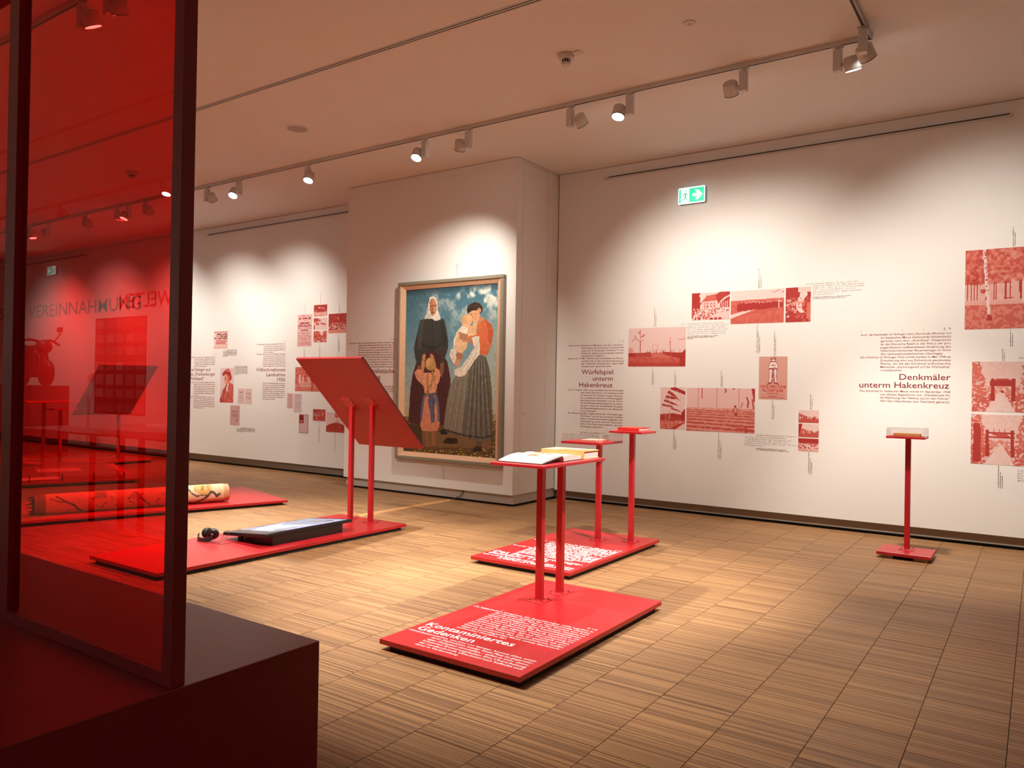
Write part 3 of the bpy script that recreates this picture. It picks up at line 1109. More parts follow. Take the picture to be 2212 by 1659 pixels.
def page_strip(profile, zlow, x0=-3.025, x1=-2.677):
    mb = MB()
    n = len(profile)
    vs = [(x, y, z) for x in (x0, x1) for y, z in profile] + [(x, y, zl) for x in (x0, x1) for (y, _), zl in zip(profile, zlow)]
    fs = []
    for k in range(n - 1):
        fs.append((k, k + 1, n + k + 1, n + k))
        fs.append((2 * n + k, 3 * n + k, 3 * n + k + 1, 2 * n + k + 1))
        fs.append((k, 2 * n + k, 2 * n + k + 1, k + 1))
        fs.append((n + k, n + k + 1, 3 * n + k + 1, 3 * n + k))
    fs += [(0, n, 3 * n, 2 * n), (n - 1, 3 * n - 1, 4 * n - 1, 2 * n - 1)]
    return mb.add(vs, fs)


ys = np.linspace(4.25, 4.527, 9)
prof = [(y, zt + 0.009 + 0.038 * (k / 8) + 0.010 * math.sin(math.pi * k / 8) - (0.010 if k == 8 else 0)) for k, y in enumerate(ys)]
page_strip(prof, [zt + 0.0045 + 0.038 * k / 8 for k in range(9)]).build('left_pages', M['paper'], ob)
ys2 = np.linspace(4.53, 4.77, 9)
prof2 = [(y, zt + 0.030 + 0.016 * math.sin(math.pi * min(1, (k / 8) * 1.15 + 0.05)) ** 0.8 - 0.004 * k / 8) for k, y in enumerate(ys2)]
page_strip(prof2, [zt + 0.0045] * 9).build('right_pages', M['paper'], ob)


def on_left(a, b, eps=0.001):      # a across x, b across the left page
    y = 4.25 + 0.277 * b
    z = zt + 0.009 + 0.038 * b + 0.010 * math.sin(math.pi * b)
    return (-3.025 + 0.348 * a, y, z + eps)


def on_right(a, b, eps=0.0015):
    k = b * 8
    y = 4.53 + 0.24 * b
    z = zt + 0.030 + 0.016 * math.sin(math.pi * min(1, b * 1.15 + 0.05)) ** 0.8 - 0.004 * b
    return (-3.025 + 0.348 * a, y, z + eps)


def patch(img, fn, a0, a1, b0, b1, name, parent):
    img_mesh(img, lambda u, v, d: fn(a0 + (a1 - a0) * u, b0 + (b1 - b0) * (1 - v)), name, M['print'], parent)


def blot(cols, w=14, h=10):
    im = Img(w, h, cols[0])
    for c in cols[1:]:
        im.put(im.noise(3, 3) > 0.55, c, 0.8)
    return im


patch(blot(((120, 104, 76), (196, 160, 96), (70, 66, 54), (168, 100, 80))), on_left, 0.36, 0.62, 0.52, 0.80, 'page_picture', ob)
patch(blot(((226, 214, 170), (250, 244, 226), (200, 180, 120))), on_left, 0.60, 0.90, 0.18, 0.44, 'page_picture', ob)
patch(blot(((226, 120, 70), (240, 170, 90), (200, 90, 60))), on_right, 0.18, 0.58, 0.18, 0.52, 'page_picture', ob)
patch(blot(((150, 150, 150), (90, 92, 96), (222, 222, 222))), on_right, 0.56, 0.86, 0.14, 0.40, 'page_picture', ob)
tl = MB()
for k in range(7):
    for j in range(2):
        b = 0.86 - 0.04 * k
        put_dashes(tl, lambda x, y, b=b: on_left(x, b + y), 0.06 + 0.16 * j, 0.0, 0.13, 0.012, k * 2 + j)
tl.build('page_text', M['greyink'], ob, fixn=False)

tb = closed_book(-3.03, -2.668, 4.797, 5.022, zt, 0.056, M['gold'], 'thick tan hardback lying closed behind the open book')
im = Img(50, 32, (206, 172, 110))
im.put(im.v > 0.30, (186, 108, 66))
im.put((im.v > 0.3) & (im.noise(5, 4) > 0.6), (164, 92, 58))
im.poly([(0.0, 0.0), (0.34, 0.0), (0.34, 1.0), (0, 1)], (202, 178, 128))
im.poly([(0.30, 0.10), (0.70, 0.10), (0.70, 0.34), (0.30, 0.34)], (240, 238, 230))
im.put((im.noise(16, 6, 2) > 0.62) & (im.v < 0.34) & (im.u > 0.3) & (im.u < 0.7), (150, 120, 80))
img_mesh(im, lambda u, v, d: (-3.028 + 0.358 * u, 5.020 - 0.221 * v, zt + 0.0566), 'cover_picture', M['print'], tb)
hb_ = closed_book(-3.338, -3.115, 6.655, 6.90, 1.117, 0.03, M['bookred'], 'red hardback lying closed on the higher red table')
bk = thing('booklet', (-3.53, 6.53, 1.01), 'thin pinkish booklet under the acrylic cover on the lower red table', 'book', 'books on the stands')
T8 = rotz(-3.53, 6.53, math.radians(4))
MB().box(-0.085, 0.085, -0.12, 0.12, 1.0105, 1.0135, 0.001, T=T8).build('cover', mat('pink_card', lin((214, 150, 130)), 0.6), bk)
MB().box(-0.083, 0.083, -0.117, 0.117, 1.0137, 1.026, 0.001, T=T8).build('page_block', mat('pink_pages', lin((226, 176, 156)), 0.7), bk)
wb = closed_book(-1.135, -0.907, 7.985, 8.115, 1.1195, 0.025, M['wood'], 'small ochre brown book under the acrylic cover at the right wall', 'small_book')

# ------------------------------------------------------------------ flat screen on the long platform
tv = thing('flat_screen', (-5.92, 4.9, 0.06), 'flat screen lying tilted on the long red platform, blue picture on', 'screen')
xa, za, xb, zb_, ya, yb = -6.222, 0.125, -5.618, 0.176, 4.366, 5.41
tx = Vector((xb - xa, 0, zb_ - za)).normalized()
tn = Vector((-tx.z, 0, tx.x))
tw = (Vector((xb, 0, zb_)) - Vector((xa, 0, za))).length
T9 = Matrix(((tx.x, 0, tn.x, xa), (0, 1, 0, ya), (tx.z, 0, tn.z, za), (0, 0, 0, 1)))
tl_ = yb - ya
MB().box(0, tw, 0, tl_, -0.030, -0.0012, 0.003, T=T9).build('bezel', M['plastic'], tv)
sc = Img(60, 100, (150, 165, 215))
nz = sc.noise(3, 5)
sc.put(nz > 0.52, (128, 132, 142))
sc.put(nz > 0.68, (96, 104, 120))
sc.poly([(0, 0), (0.5, 0.0), (0.9, 0.35), (0.3, 0.55), (0, 0.3)], (120, 126, 138), 0.8)
sc.poly([(0.2, 0.5), (0.8, 0.42), (0.7, 0.7), (0.3, 0.8)], (168, 186, 236), 0.9)
sc.put(sc.v > 0.86, (66, 64, 66))
sc.put((sc.u < 0.03) | (sc.u > 0.97) | (sc.v < 0.03), (10, 10, 12))
img_mesh(sc, lambda u, v, d: T9 @ Vector((0.012 + (tw - 0.024) * u, tl_ - 0.015 - (tl_ - 0.03) * v, 0.0)), 'display', M['screen'], tv)
bs = MB()
bs.add([(xb - 0.01, ya + 0.09, 0.0605), (xa + 0.20, ya + 0.09, 0.0605), (xa + 0.20, yb - 0.12, 0.0605), (xb - 0.01, yb - 0.12, 0.0605),
        (xb - 0.01, ya + 0.09, zb_ - 0.032), (xa + 0.20, ya + 0.09, za - 0.016), (xa + 0.20, yb - 0.12, za - 0.016), (xb - 0.01, yb - 0.12, zb_ - 0.032)],
       [(0, 1, 2, 3), (4, 7, 6, 5), (0, 4, 5, 1), (1, 5, 6, 2), (2, 6, 7, 3), (3, 7, 4, 0)])
bs.build('wedge_base', M['plastic'], tv)
MB().box(xa + 0.085, xa + 0.125, ya + 0.10, ya + 0.14, 0.0605, za - 0.024).build('prop', M['grille'], tv)

# ------------------------------------------------------------------ headphones
hp = thing('headphones', (-6.25, 4.27, 0.06), 'black headphones lying on the long red platform beside the screen', 'headphones')
hx, hy = -6.262, 4.25
arc = [(hx + 0.098 * math.cos(t) * 1.05, hy - 0.035 - 0.085 * math.sin(t) * 0.55, 0.105 - 0.04 * math.sin(t)) for t in np.linspace(0, math.pi, 15)]
bnd = MB()
vs, fs = [], []
for k, p in enumerate(arc):
    t = math.pi * k / 14
    hw = 0.016 + 0.016 * math.sin(t)
    for dx, dz in ((-0.003, -hw), (0.003, -hw), (0.003, hw), (-0.003, hw)):
        n = Vector((math.cos(t), -math.sin(t), 0)).normalized()
        vs.append((p[0] + n.x * dx, p[1] + n.y * dx, max(0.062, p[2] + dz)))
for k in range(14):
    for i in range(4):
        j = (i + 1) % 4
        fs.append((4 * k + i, 4 * k + j, 4 * k + 4 + j, 4 * k + 4 + i))
fs += [(0, 1, 2, 3), (56, 57, 58, 59)]
bnd.add(vs, fs, smooth=False)
bnd.build('headband', M['rubber'], hp)
MB().tube([(p[0], p[1] - 0.012, max(0.066, p[2] - 0.028)) for p in arc], 0.0022, 6).build('wire_bow', M['chrome'], hp)
for sgn, yaw in ((-1, math.radians(25)), (1, math.radians(130))):
    c = Vector((hx + sgn * 0.050, hy + 0.005, 0.123))
    ax = Vector((math.cos(yaw), math.sin(yaw), 0.12 * sgn)).normalized()
    cup = MB()
    cup.cyl(c - ax * 0.028, c - ax * 0.010, 0.034, 0.048, 26)
    cup.cyl(c - ax * 0.010, c + ax * 0.004, 0.048, 0.048, 26)
    cp = cup.build('ear_cup', M['plastic'], hp)
    a = ax.orthogonal().normalized()
    b = ax.cross(a)
    pad = [c + ax * 0.012 + 0.038 * (math.cos(t) * a + math.sin(t) * b) for t in np.linspace(0, 2 * math.pi, 25)]
    MB().tube(pad, 0.013, 10).build('ear_pad', M['rubber'], cp)
    MB().cyl(c - ax * 0.034, c - ax * 0.028, 0.012, 0.014, 16).build('hinge', M['chrome'], cp)
cb = [(-6.17, 4.20, 0.10), (-6.16, 4.19, 0.07), (-6.13, 4.19, 0.064), (-6.11, 4.24, 0.066), (-6.13, 4.30, 0.10), (-6.16, 4.33, 0.135), (-6.12, 4.36, 0.15),
      (-6.09, 4.33, 0.12), (-6.09, 4.26, 0.070), (-6.06, 4.20, 0.063), (-6.01, 4.24, 0.063), (-5.99, 4.33, 0.066), (-5.97, 4.40, 0.07)]


def smooth_pts(pts, n=6):
    out = []
    P_ = [Vector(p) for p in pts]
    for i in range(len(P_) - 1):
        p0, p1_, p2_, p3_ = P_[max(i - 1, 0)], P_[i], P_[i + 1], P_[min(i + 2, len(P_) - 1)]
        for k in range(n):
            t = k / n
            out.append(0.5 * ((2 * p1_) + (-p0 + p2_) * t + (2 * p0 - 5 * p1_ + 4 * p2_ - p3_) * t * t + (-p0 + 3 * p1_ - 3 * p2_ + p3_) * t ** 3))
    return out + [P_[-1]]


MB().tube(smooth_pts(cb), 0.0022, 6).build('cord', M['cable'], hp)

# ------------------------------------------------------------------ rolled tapestry
rl = thing('rolled_tapestry', (-8.5, 4.9, 0.06), 'rolled cream tapestry with dark river pattern lying on the turned platform', 'tapestry')
ra = Vector((-8.168, 5.796, 0))
rb_ = Vector((-8.78, 3.86, 0))
axd = (rb_ - ra).normalized()
side = Vector((axd.y, -axd.x, 0))
if side.x > 0:
    side = -side
RR = 0.108
ra = ra + side * 0.05 + Vector((0, 0, 0.0605 + RR))
Lr = 2.03
im = Img(260, 64, (226, 204, 164))
im.put(im.noise(10, 4), (196, 160, 124), 0.6)
wv = lambda pts, w, c: im.line(pts, w, c, 0.95, asp=0.33)
DK, OR = (78, 66, 62), (206, 150, 70)
wv([(0.06, 0.50), (0.075, 0.54), (0.095, 0.47), (0.11, 0.45), (0.125, 0.52), (0.16, 0.60), (0.20, 0.66), (0.25, 0.64), (0.27, 0.50), (0.30, 0.40), (0.34, 0.34)], 0.014, DK)
wv([(0.125, 0.52), (0.16, 0.50), (0.19, 0.52), (0.22, 0.46), (0.24, 0.36)], 0.008, DK)
wv([(0.27, 0.48), (0.275, 0.40), (0.29, 0.34)], 0.006, DK)
wv([(0.44, 0.62), (0.49, 0.48), (0.52, 0.36)], 0.007, DK)
wv([(0.78, 0.66), (0.82, 0.52), (0.86, 0.46), (0.90, 0.36)], 0.010, DK)
wv([(0.86, 0.46), (0.88, 0.46), (0.93, 0.40)], 0.006, DK)
im.poly([(0.10, 0.28), (0.20, 0.28), (0.205, 0.40), (0.17, 0.50), (0.13, 0.50), (0.10, 0.40)], OR, 0.7)
im.put((im.noise(90, 12, 2) > 0.6) & (im.u > 0.105) & (im.u < 0.20) & (im.v > 0.31) & (im.v < 0.42), (150, 90, 40), 0.8)
im.poly([(0.47, 0.40), (0.53, 0.36), (0.56, 0.46), (0.50, 0.50)], (170, 110, 80), 0.7)
im.poly([(0.66, 0.30), (0.72, 0.30), (0.72, 0.44), (0.66, 0.44)], (120, 80, 62), 0.6)
for k in range(26):
    u0 = rng.uniform(0.3, 0.75)
    v0 = rng.uniform(0.3, 0.65)
    wv([(u0, v0), (u0 + rng.uniform(-0.02, 0.02), v0 + rng.uniform(-0.05, 0.05))], 0.004, DK)
im.put(im.u < 0.035, (176, 92, 50), 0.35)
im.put(im.u > 0.95, (90, 60, 48), 0.7)


def roll_fn(u, v, d):
    t = math.pi * 0.5 - 2 * math.pi * (v - 0.25)
    r = RR * (1 if 0.02 < u < 0.98 else 0.94)
    return ra + axd * (Lr * u) + (-side) * (r * math.cos(t)) + Vector((0, 0, r * math.sin(t)))


img_mesh(im, roll_fn, 'cloth', M['print'], rl)
sp = Img(30, 30, (214, 160, 110))
ang = np.arctan2(sp.v - 0.5, sp.u - 0.5)
rad = np.hypot(sp.v - 0.5, sp.u - 0.5)
sp.put(((rad * 7 + ang / (2 * math.pi)) % 1) < 0.45, (140, 52, 28))
sp.put(((rad * 7 + ang / (2 * math.pi)) % 1) > 0.85, (240, 216, 178))
bz = Vector((0, 0, 1))
for nm, q, mt in (('spiral_end', ra - axd * 0.004, None), ('frayed_end', ra + axd * (Lr + 0.004), M['fray'])):
    if mt is None:
        # a disc of cells
        w = 30
        mbv = lambda u, v, d, q=q: q + (-side) * RR * 0.94 * (2 * u - 1) * math.sqrt(max(0, 1 - (2 * v - 1) ** 2 / 2)) + bz * RR * 0.94 * (1 - 2 * v) * math.sqrt(max(0, 1 - (2 * u - 1) ** 2 / 2))
        img_mesh(sp, mbv, nm, M['print'], rl)
    else:
        m_ = MB()
        m_.cyl(q, q - axd * 0.01, RR * 0.92, RR * 0.94, 24)
        for k in range(14):
            t = 2 * math.pi * k / 14
            p = q + (-side) * RR * 0.8 * math.cos(t) + bz * RR * 0.8 * math.sin(t)
            m_.cyl(p, p + axd * random.uniform(0.02, 0.07) + bz * random.uniform(-0.02, 0.01), 0.010, 0.002, 6)
        tag(m_.build(nm, mt, rl), kind='stuff')

# ------------------------------------------------------------------ cable and floor strip
fs_ = thing('cable_strip', (-6.49, 7.2, 0), 'thin oak coloured cable cover strip running across the floor to the bay', 'cable cover')
MB().prism([(-0.045, 0.0), (0.045, 0.0), (0.028, 0.010), (-0.028, 0.010)], lambda a, b, d: (-6.47 + a + 0.005 * (d - 6.3), d, b + 0.0002), 6.31, 8.02).build('strip', M['oakstrip'], fs_)
cbk = thing('wall_cable', (-6.3, 8.05, 0.1), 'short black cable hanging from the bay down to the floor strip', 'cable')
MB().tube(smooth_pts([(-6.28, 8.035, 0.152), (-6.285, 8.03, 0.11), (-6.33, 8.02, 0.06), (-6.41, 8.0, 0.022), (-6.46, 7.97, 0.014)]), 0.006, 8).build('cord', M['cable'], cbk)

# ================================================================== the painting
pt = thing('painting', (-6.515, YBAY, 0.5), 'large framed painting of two standing women, a girl and a baby', 'painting')
PX0, PX1, PZ0, PZ1 = -7.425, -5.612, 0.495, 2.950
YF = YBAY - 0.062


ow = 0.052
iw = 0.125
for (a, b, c, d_) in ((PX0, PX1, PZ1 - ow, PZ1), (PX0, PX1, PZ0, PZ0 + ow), (PX0, PX0 + ow, PZ0 + ow, PZ1 - ow), (PX1 - ow, PX1, PZ0 + ow, PZ1 - ow)):
    MB().box(a, b, YF - 0.012, YBAY - 0.004, c, d_, 0.008).build('outer_moulding', M['frameout'], pt)
ix0, ix1, iz0, iz1 = PX0 + ow, PX1 - ow, PZ0 + ow, PZ1 - ow
jx0, jx1, jz0, jz1 = PX0 + iw, PX1 - iw + 0.015, PZ0 + 0.11, PZ1 - 0.105
yo, yi = YF - 0.002, YF + 0.028
for q in (((ix0, iz1), (ix1, iz1), (jx1, jz1), (jx0, jz1)), ((ix1, iz1), (ix1, iz0), (jx1, jz0), (jx1, jz1)), ((ix1, iz0), (ix0, iz0), (jx0, jz0), (jx1, jz0)), ((ix0, iz0), (ix0, iz1), (jx0, jz1), (jx0, jz0))):
    a, b, c, d_ = q
    MB().add([(a[0], yo, a[1]), (b[0], yo, b[1]), (c[0], yi, c[1]), (d_[0], yi, d_[1]), (a[0], YBAY - 0.01, a[1]), (b[0], YBAY - 0.01, b[1]), (c[0], YBAY - 0.01, c[1]), (d_[0], YBAY - 0.01, d_[1])],
             [(0, 1, 2, 3), (4, 7, 6, 5), (0, 4, 5, 1), (1, 5, 6, 2), (2, 6, 7, 3), (3, 7, 4, 0)]).build('inner_slope', M['framein'], pt)

QC = [(205, 232), (935, 181), (915, 1563), (188, 1489)]       # corners of the canvas in the tracing sheet


def homog(src):
    A_, b_ = [], []
    for (x, y), (u, v) in zip(src, ((0, 0), (1, 0), (1, 1), (0, 1))):
        A_ += [[x, y, 1, 0, 0, 0, -u * x, -u * y], [0, 0, 0, x, y, 1, -v * x, -v * y]]
        b_ += [u, v]
    h = np.linalg.solve(np.array(A_, float), np.array(b_, float))
    return np.append(h, 1).reshape(3, 3)


HM = homog(QC)


def T_(pts):
    out = []
    for x, y in pts:
        q = HM @ np.array([x, y, 1.0])
        out.append((q[0] / q[2], q[1] / q[2]))
    return out


pw, ph = 156, 226
pc = Img(pw, ph, (150, 165, 160))
pc.grad((66, 108, 124), (106, 150, 164), 0.0, 0.30)
pc.grad((106, 150, 164), (168, 186, 180), 0.30, 0.62)
pc.grad((168, 186, 180), (196, 184, 148), 0.62, 0.80)
pc.grad((120, 96, 62), (92, 70, 42), 0.785, 1.0)
n1, n2 = pc.noise(7, 10, 4), pc.noise(22, 30, 2)
cl_ = np.clip((n1 * 0.65 + n2 * 0.45 - 0.50) * 5, 0, 1) * np.clip(1.25 - pc.v * 4.0, 0, 1) * np.clip(pc.u * 1.4 - 0.05, 0, 1)
pc.put(cl_, (232, 230, 214))
pc.put(np.clip(1 - np.abs(pc.v - 0.01) * 30, 0, 1), (50, 70, 78), 0.8)
pc.put(np.clip((pc.u - 0.72) * 3, 0, 1) * np.clip((pc.v - 0.12) * 6, 0, 1) * np.clip((0.75 - pc.v) * 6, 0, 1), (196, 190, 160), 0.6)
A_ = lambda pts, c, al=1.0: pc.poly(T_(pts), c, al)


def E_(cx, cy, rx, ry, c, al=1.0):
    (u0, v0), (u1, _), (_, v1) = T_([(cx, cy)])[0], T_([(cx + rx, cy)])[0], T_([(cx, cy + ry)])[0]
    pc.ell(u0, v0, abs(u1 - u0), abs(v1 - v0), c, al)


def Ln(pts, w, c, al=1.0):
    pc.line(T_(pts), w / 730, c, al, asp=1.82)


# ground plants
A_([(190, 1270), (330, 1290), (420, 1390), (330, 1470), (190, 1490)], (78, 62, 40))
A_([(330, 1330), (880, 1400), (880, 1480), (340, 1460)], (138, 108, 70), 0.7)
for k in range(330):
    x, y = rng.uniform(195, 905), rng.uniform(1478, 1562)
    E_(x, y, rng.uniform(2, 6), rng.uniform(2, 6), [(196, 160, 70), (120, 104, 40), (60, 54, 26), (220, 190, 100)][k % 4])
for k in range(120):
    x, y = rng.uniform(878, 916), rng.uniform(1220, 1480)
    E_(x, y, rng.uniform(2, 6), rng.uniform(2, 7), [(190, 156, 76), (90, 84, 40), (62, 60, 34)][k % 3])
for k in range(40):
    E_(rng.uniform(192, 250), rng.uniform(1205, 1330), 4, 5, [(190, 160, 84), (96, 90, 44)][k % 2])
# elder woman: skirt, jacket, scarf, face, hands
A_([(340, 720), (405, 697), (480, 730), (530, 790), (556, 930), (562, 1040), (545, 1130), (512, 1290), (380, 1300), (232, 1270), (228, 1240), (242, 1000), (262, 880), (290, 790)], (82, 44, 46))
for x in range(250, 545, 26):
    Ln([(x * 0.55 + 185, 790), (x, 1270)], 5, (60, 30, 34), 0.8)
    Ln([(x * 0.55 + 192, 800), (x + 11, 1268)], 4, (104, 60, 60), 0.6)
A_([(316, 470), (345, 460), (410, 456), (446, 468), (488, 456), (505, 466), (522, 540), (538, 640), (534, 700), (512, 770), (505, 806), (478, 806), (486, 740), (470, 745), (405, 695), (345, 742), (328, 770), (328, 822), (296, 826), (276, 750), (268, 690), (276, 640), (296, 560)], (64, 66, 62))
A_([(320, 480), (345, 470), (330, 640), (322, 700), (300, 690), (300, 590)], (84, 86, 80), 0.8)
A_([(330, 650), (410, 690), (484, 650), (490, 668), (410, 704), (326, 668)], (46, 48, 46), 0.9)
A_([(470, 480), (500, 480), (524, 620), (520, 690), (498, 690), (484, 600)], (50, 52, 50), 0.8)
Ln([(410, 462), (412, 690)], 4, (44, 46, 44))
for y in range(480, 680, 24):
    E_(414, y, 3, 3, (30, 32, 32))
A_([(392, 290), (412, 283), (436, 292), (450, 330), (456, 400), (470, 436), (478, 462), (448, 476), (432, 476), (410, 460), (346, 463), (352, 446), (366, 420), (378, 350)], (236, 232, 220))
A_([(366, 420), (378, 350), (388, 330), (388, 400), (404, 440), (380, 458), (350, 460)], (206, 200, 188), 0.8)
A_([(388, 332), (396, 306), (412, 300), (430, 310), (442, 332), (444, 384), (434, 420), (416, 436), (402, 424), (391, 392)], (186, 126, 88))
A_([(414, 306), (430, 312), (442, 334), (443, 384), (432, 420), (418, 434)], (206, 148, 108), 0.8)
for a, b in (((394, 358), (408, 360)), ((421, 359), (437, 356))):
    Ln([a, b], 5, (74, 48, 38))
for a, b in (((393, 350), (408, 350)), ((421, 350), (438, 347))):
    Ln([a, b], 3, (110, 74, 54))
Ln([(414, 352), (411, 392), (419, 394)], 4, (136, 86, 60))
Ln([(402, 409), (428, 408)], 4, (122, 64, 52))
A_([(298, 824), (326, 820), (338, 852), (340, 900), (326, 936), (308, 916), (298, 876)], (140, 96, 66))
A_([(478, 806), (505, 804), (502, 866), (488, 922), (472, 900), (470, 862)], (140, 96, 66))
# girl
A_([(272, 880), (296, 848), (330, 862), (352, 890), (352, 960), (344, 985), (310, 950), (288, 925)], (222, 156, 124))
A_([(430, 838), (466, 858), (478, 900), (466, 950), (448, 985), (432, 930)], (226, 160, 126))
A_([(326, 860), (328, 800), (336, 742), (350, 732), (362, 744), (352, 800), (350, 870)], (206, 146, 108))
A_([(392, 742), (404, 732), (418, 742), (436, 800), (446, 850), (424, 860), (412, 800)], (206, 146, 108))
A_([(344, 882), (440, 878), (452, 950), (444, 1045), (354, 1048), (342, 960)], (230, 164, 130))
Ln([(430, 890), (440, 1040)], 8, (196, 128, 100), 0.7)
A_([(355, 1042), (446, 1040), (466, 1120), (474, 1230), (470, 1300), (452, 1338), (338, 1336), (320, 1296), (322, 1220), (334, 1120)], (222, 150, 116))
for x in (345, 362, 380, 400, 440, 456):
    Ln([(x * 0.6 + 160, 1060), (x, 1330)], 5, (190, 118, 92), 0.7)
A_([(346, 1046), (360, 1046), (346, 1150), (330, 1262), (318, 1266), (330, 1120)], (98, 108, 130))
A_([(432, 1044), (446, 1042), (468, 1140), (477, 1272), (458, 1262), (452, 1150)], (98, 108, 130))
A_([(348, 1042), (446, 1038), (448, 1060), (350, 1064)], (90, 98, 118))
A_([(384, 1062), (424, 1060), (442, 1100), (430, 1150), (432, 1268), (406, 1276), (396, 1180), (382, 1110)], (86, 94, 116))
Ln([(404, 1070), (416, 1260)], 6, (116, 124, 146), 0.8)
E_(394, 812, 38, 50, (198, 156, 92))
E_(388, 800, 20, 34, (226, 190, 124), 0.8)
Ln([(394, 760), (396, 860)], 3, (150, 108, 60))
Ln([(412, 858), (420, 930), (398, 990), (380, 1010), (376, 1052)], 17, (160, 116, 64))
Ln([(412, 858), (420, 930), (398, 990), (380, 1010)], 6, (206, 164, 100), 0.8)
Ln([(380, 880), (374, 930), (380, 1000)], 12, (176, 132, 76))
A_([(362, 1336), (386, 1336), (388, 1400), (396, 1450), (370, 1452), (360, 1420)], (150, 102, 72))
A_([(414, 1336), (438, 1336), (436, 1400), (440, 1452), (414, 1452), (412, 1400)], (160, 110, 76))
# mother: skirt, blouse, head, baby
A_([(722, 758), (800, 746), (838, 768), (864, 860), (882, 1010), (888, 1200), (892, 1410), (840, 1422), (790, 1420), (660, 1392), (500, 1336), (506, 1250), (530, 1100), (552, 980), (598, 912), (660, 912), (700, 850)], (104, 100, 88))
A_([(592, 912), (700, 880), (694, 1000), (672, 1150), (645, 1362), (506, 1316), (530, 1100), (554, 980)], (134, 130, 114))
for a, b in (((600, 960), (540, 1290)), ((640, 940), (590, 1330)), ((680, 920), (636, 1350)), ((575, 1010), (548, 1120))):
    Ln([a, b], 6, (166, 162, 146), 0.6)
    Ln([(a[0] + 12, a[1]), (b[0] + 12, b[1])], 6, (100, 96, 84), 0.6)
for k, x in enumerate(range(690, 890, 22)):
    Ln([(x * 0.45 + 430, 775), (x, 1400)], 7, (70, 68, 60) if k % 2 else (140, 136, 122), 0.75)
Ln([(500, 1328), (580, 1350), (660, 1372), (800, 1398), (890, 1384)], 9, (36, 34, 34))
A_([(760, 1424), (802, 1424), (806, 1470), (764, 1468)], (100, 84, 66))
for pts in ([(500, 1420), (534, 1388), (610, 1394), (614, 1440), (506, 1436)], [(470, 1338), (500, 1318), (540, 1362), (486, 1368)], [(728, 1490), (764, 1460), (806, 1470), (804, 1500), (744, 1506)]):
    A_(pts, (44, 36, 30))
A_([(770, 505), (800, 470), (818, 458), (850, 484), (880, 512), (893, 560), (888, 640), (866, 700), (848, 748), (800, 752), (770, 724), (724, 660), (694, 640), (700, 596), (758, 590)], (212, 112, 70))
A_([(818, 458), (850, 484), (880, 512), (892, 566), (876, 660), (852, 640), (850, 540)], (182, 86, 54), 0.8)
A_([(760, 470), (800, 440), (822, 470), (800, 480), (770, 520), (756, 500)], (196, 140, 104))
E_(745, 388, 63, 54, (58, 44, 34))
Ln([(690, 372), (730, 356), (790, 362)], 5, (96, 74, 54))
A_([(694, 424), (716, 402), (768, 396), (788, 430), (782, 468), (760, 492), (728, 480)], (222, 168, 126))
E_(780, 398, 14, 22, (206, 146, 108))
for a, b in (((712, 426), (722, 432)), ((736, 418), (752, 424))):
    Ln([a, b], 4, (84, 54, 42))
Ln([(726, 434), (728, 456), (738, 458)], 4, (170, 112, 82))
Ln([(738, 470), (752, 468)], 4, (176, 84, 70))
A_([(640, 520), (668, 506), (712, 530), (756, 560), (762, 588), (700, 600), (690, 650), (684, 690), (640, 740), (596, 716), (588, 640), (602, 580)], (236, 196, 152))
A_([(640, 520), (612, 560), (590, 640), (588, 700), (576, 690), (582, 620), (606, 560)], (240, 232, 214))
A_([(640, 516), (690, 530), (684, 600), (634, 566), (620, 548)], (244, 234, 208))
E_(682, 478, 42, 50, (232, 186, 138))
E_(664, 462, 24, 34, (214, 160, 110), 0.6)
A_([(690, 520), (730, 516), (736, 480), (754, 470), (766, 500), (756, 580), (720, 580)], (230, 182, 138))
for a, b in (((684, 492), (696, 500)),):
    Ln([a, b], 4, (120, 78, 58))
A_([(622, 562), (690, 590), (722, 636), (660, 644), (620, 610)], (196, 138, 102))
for y in (576, 592, 608):
    Ln([(624, y), (690, y + 12)], 3, (150, 96, 70))
A_([(720, 606), (782, 598), (788, 740), (744, 792), (704, 856), (664, 910), (622, 916), (590, 902), (582, 862), (640, 838), (700, 760), (742, 690)], (234, 226, 206))
A_([(554, 702), (600, 690), (604, 760), (640, 772), (604, 830), (574, 804), (550, 752)], (232, 224, 206))
for pts in ([(760, 620), (740, 720), (660, 840)], [(772, 640), (756, 740), (680, 870)], [(566, 720), (590, 800)]):
    Ln(pts, 6, (196, 186, 164), 0.8)
A_([(596, 740), (616, 726), (650, 734), (656, 770), (626, 784), (604, 776)], (176, 122, 90))
A_([(600, 776), (640, 780), (612, 842), (586, 822)], (206, 152, 116))
pc.a *= (0.94 + 0.12 * pc.noise(60, 90, 1))[..., None]
img_mesh(pc, plane(jx0 - 0.004, jx1 + 0.004, jz0 - 0.004, jz1 + 0.004, YBAY), 'canvas', M['paint'], pt, thick=0.026)

# ================================================================== printed photographs on the walls (red duotone)
D0, D1, D2 = (160, 34, 28), (204, 108, 92), (226, 206, 202)


def tone(im, t):
    t = np.clip(t, 0, 1)[..., None]
    a, b, c = (np.array(v, float) for v in (D0, D1, D2))
    im.a = np.where(t < 0.5, a + (b - a) * t * 2, b + (c - b) * (t - 0.5) * 2)


def gray(w, h, v):
    im = Img(w, h, (v, v, v))
    return im


def duo(im, gain=1.0):
    tone(im, im.a[..., 0] * gain)
    return im


def g_(im, pts, v, al=1.0):
    im.poly(pts, (v, v, v), al)


def gl(im, pts, w, v, al=1.0):
    im.line(pts, w, (v, v, v), al)


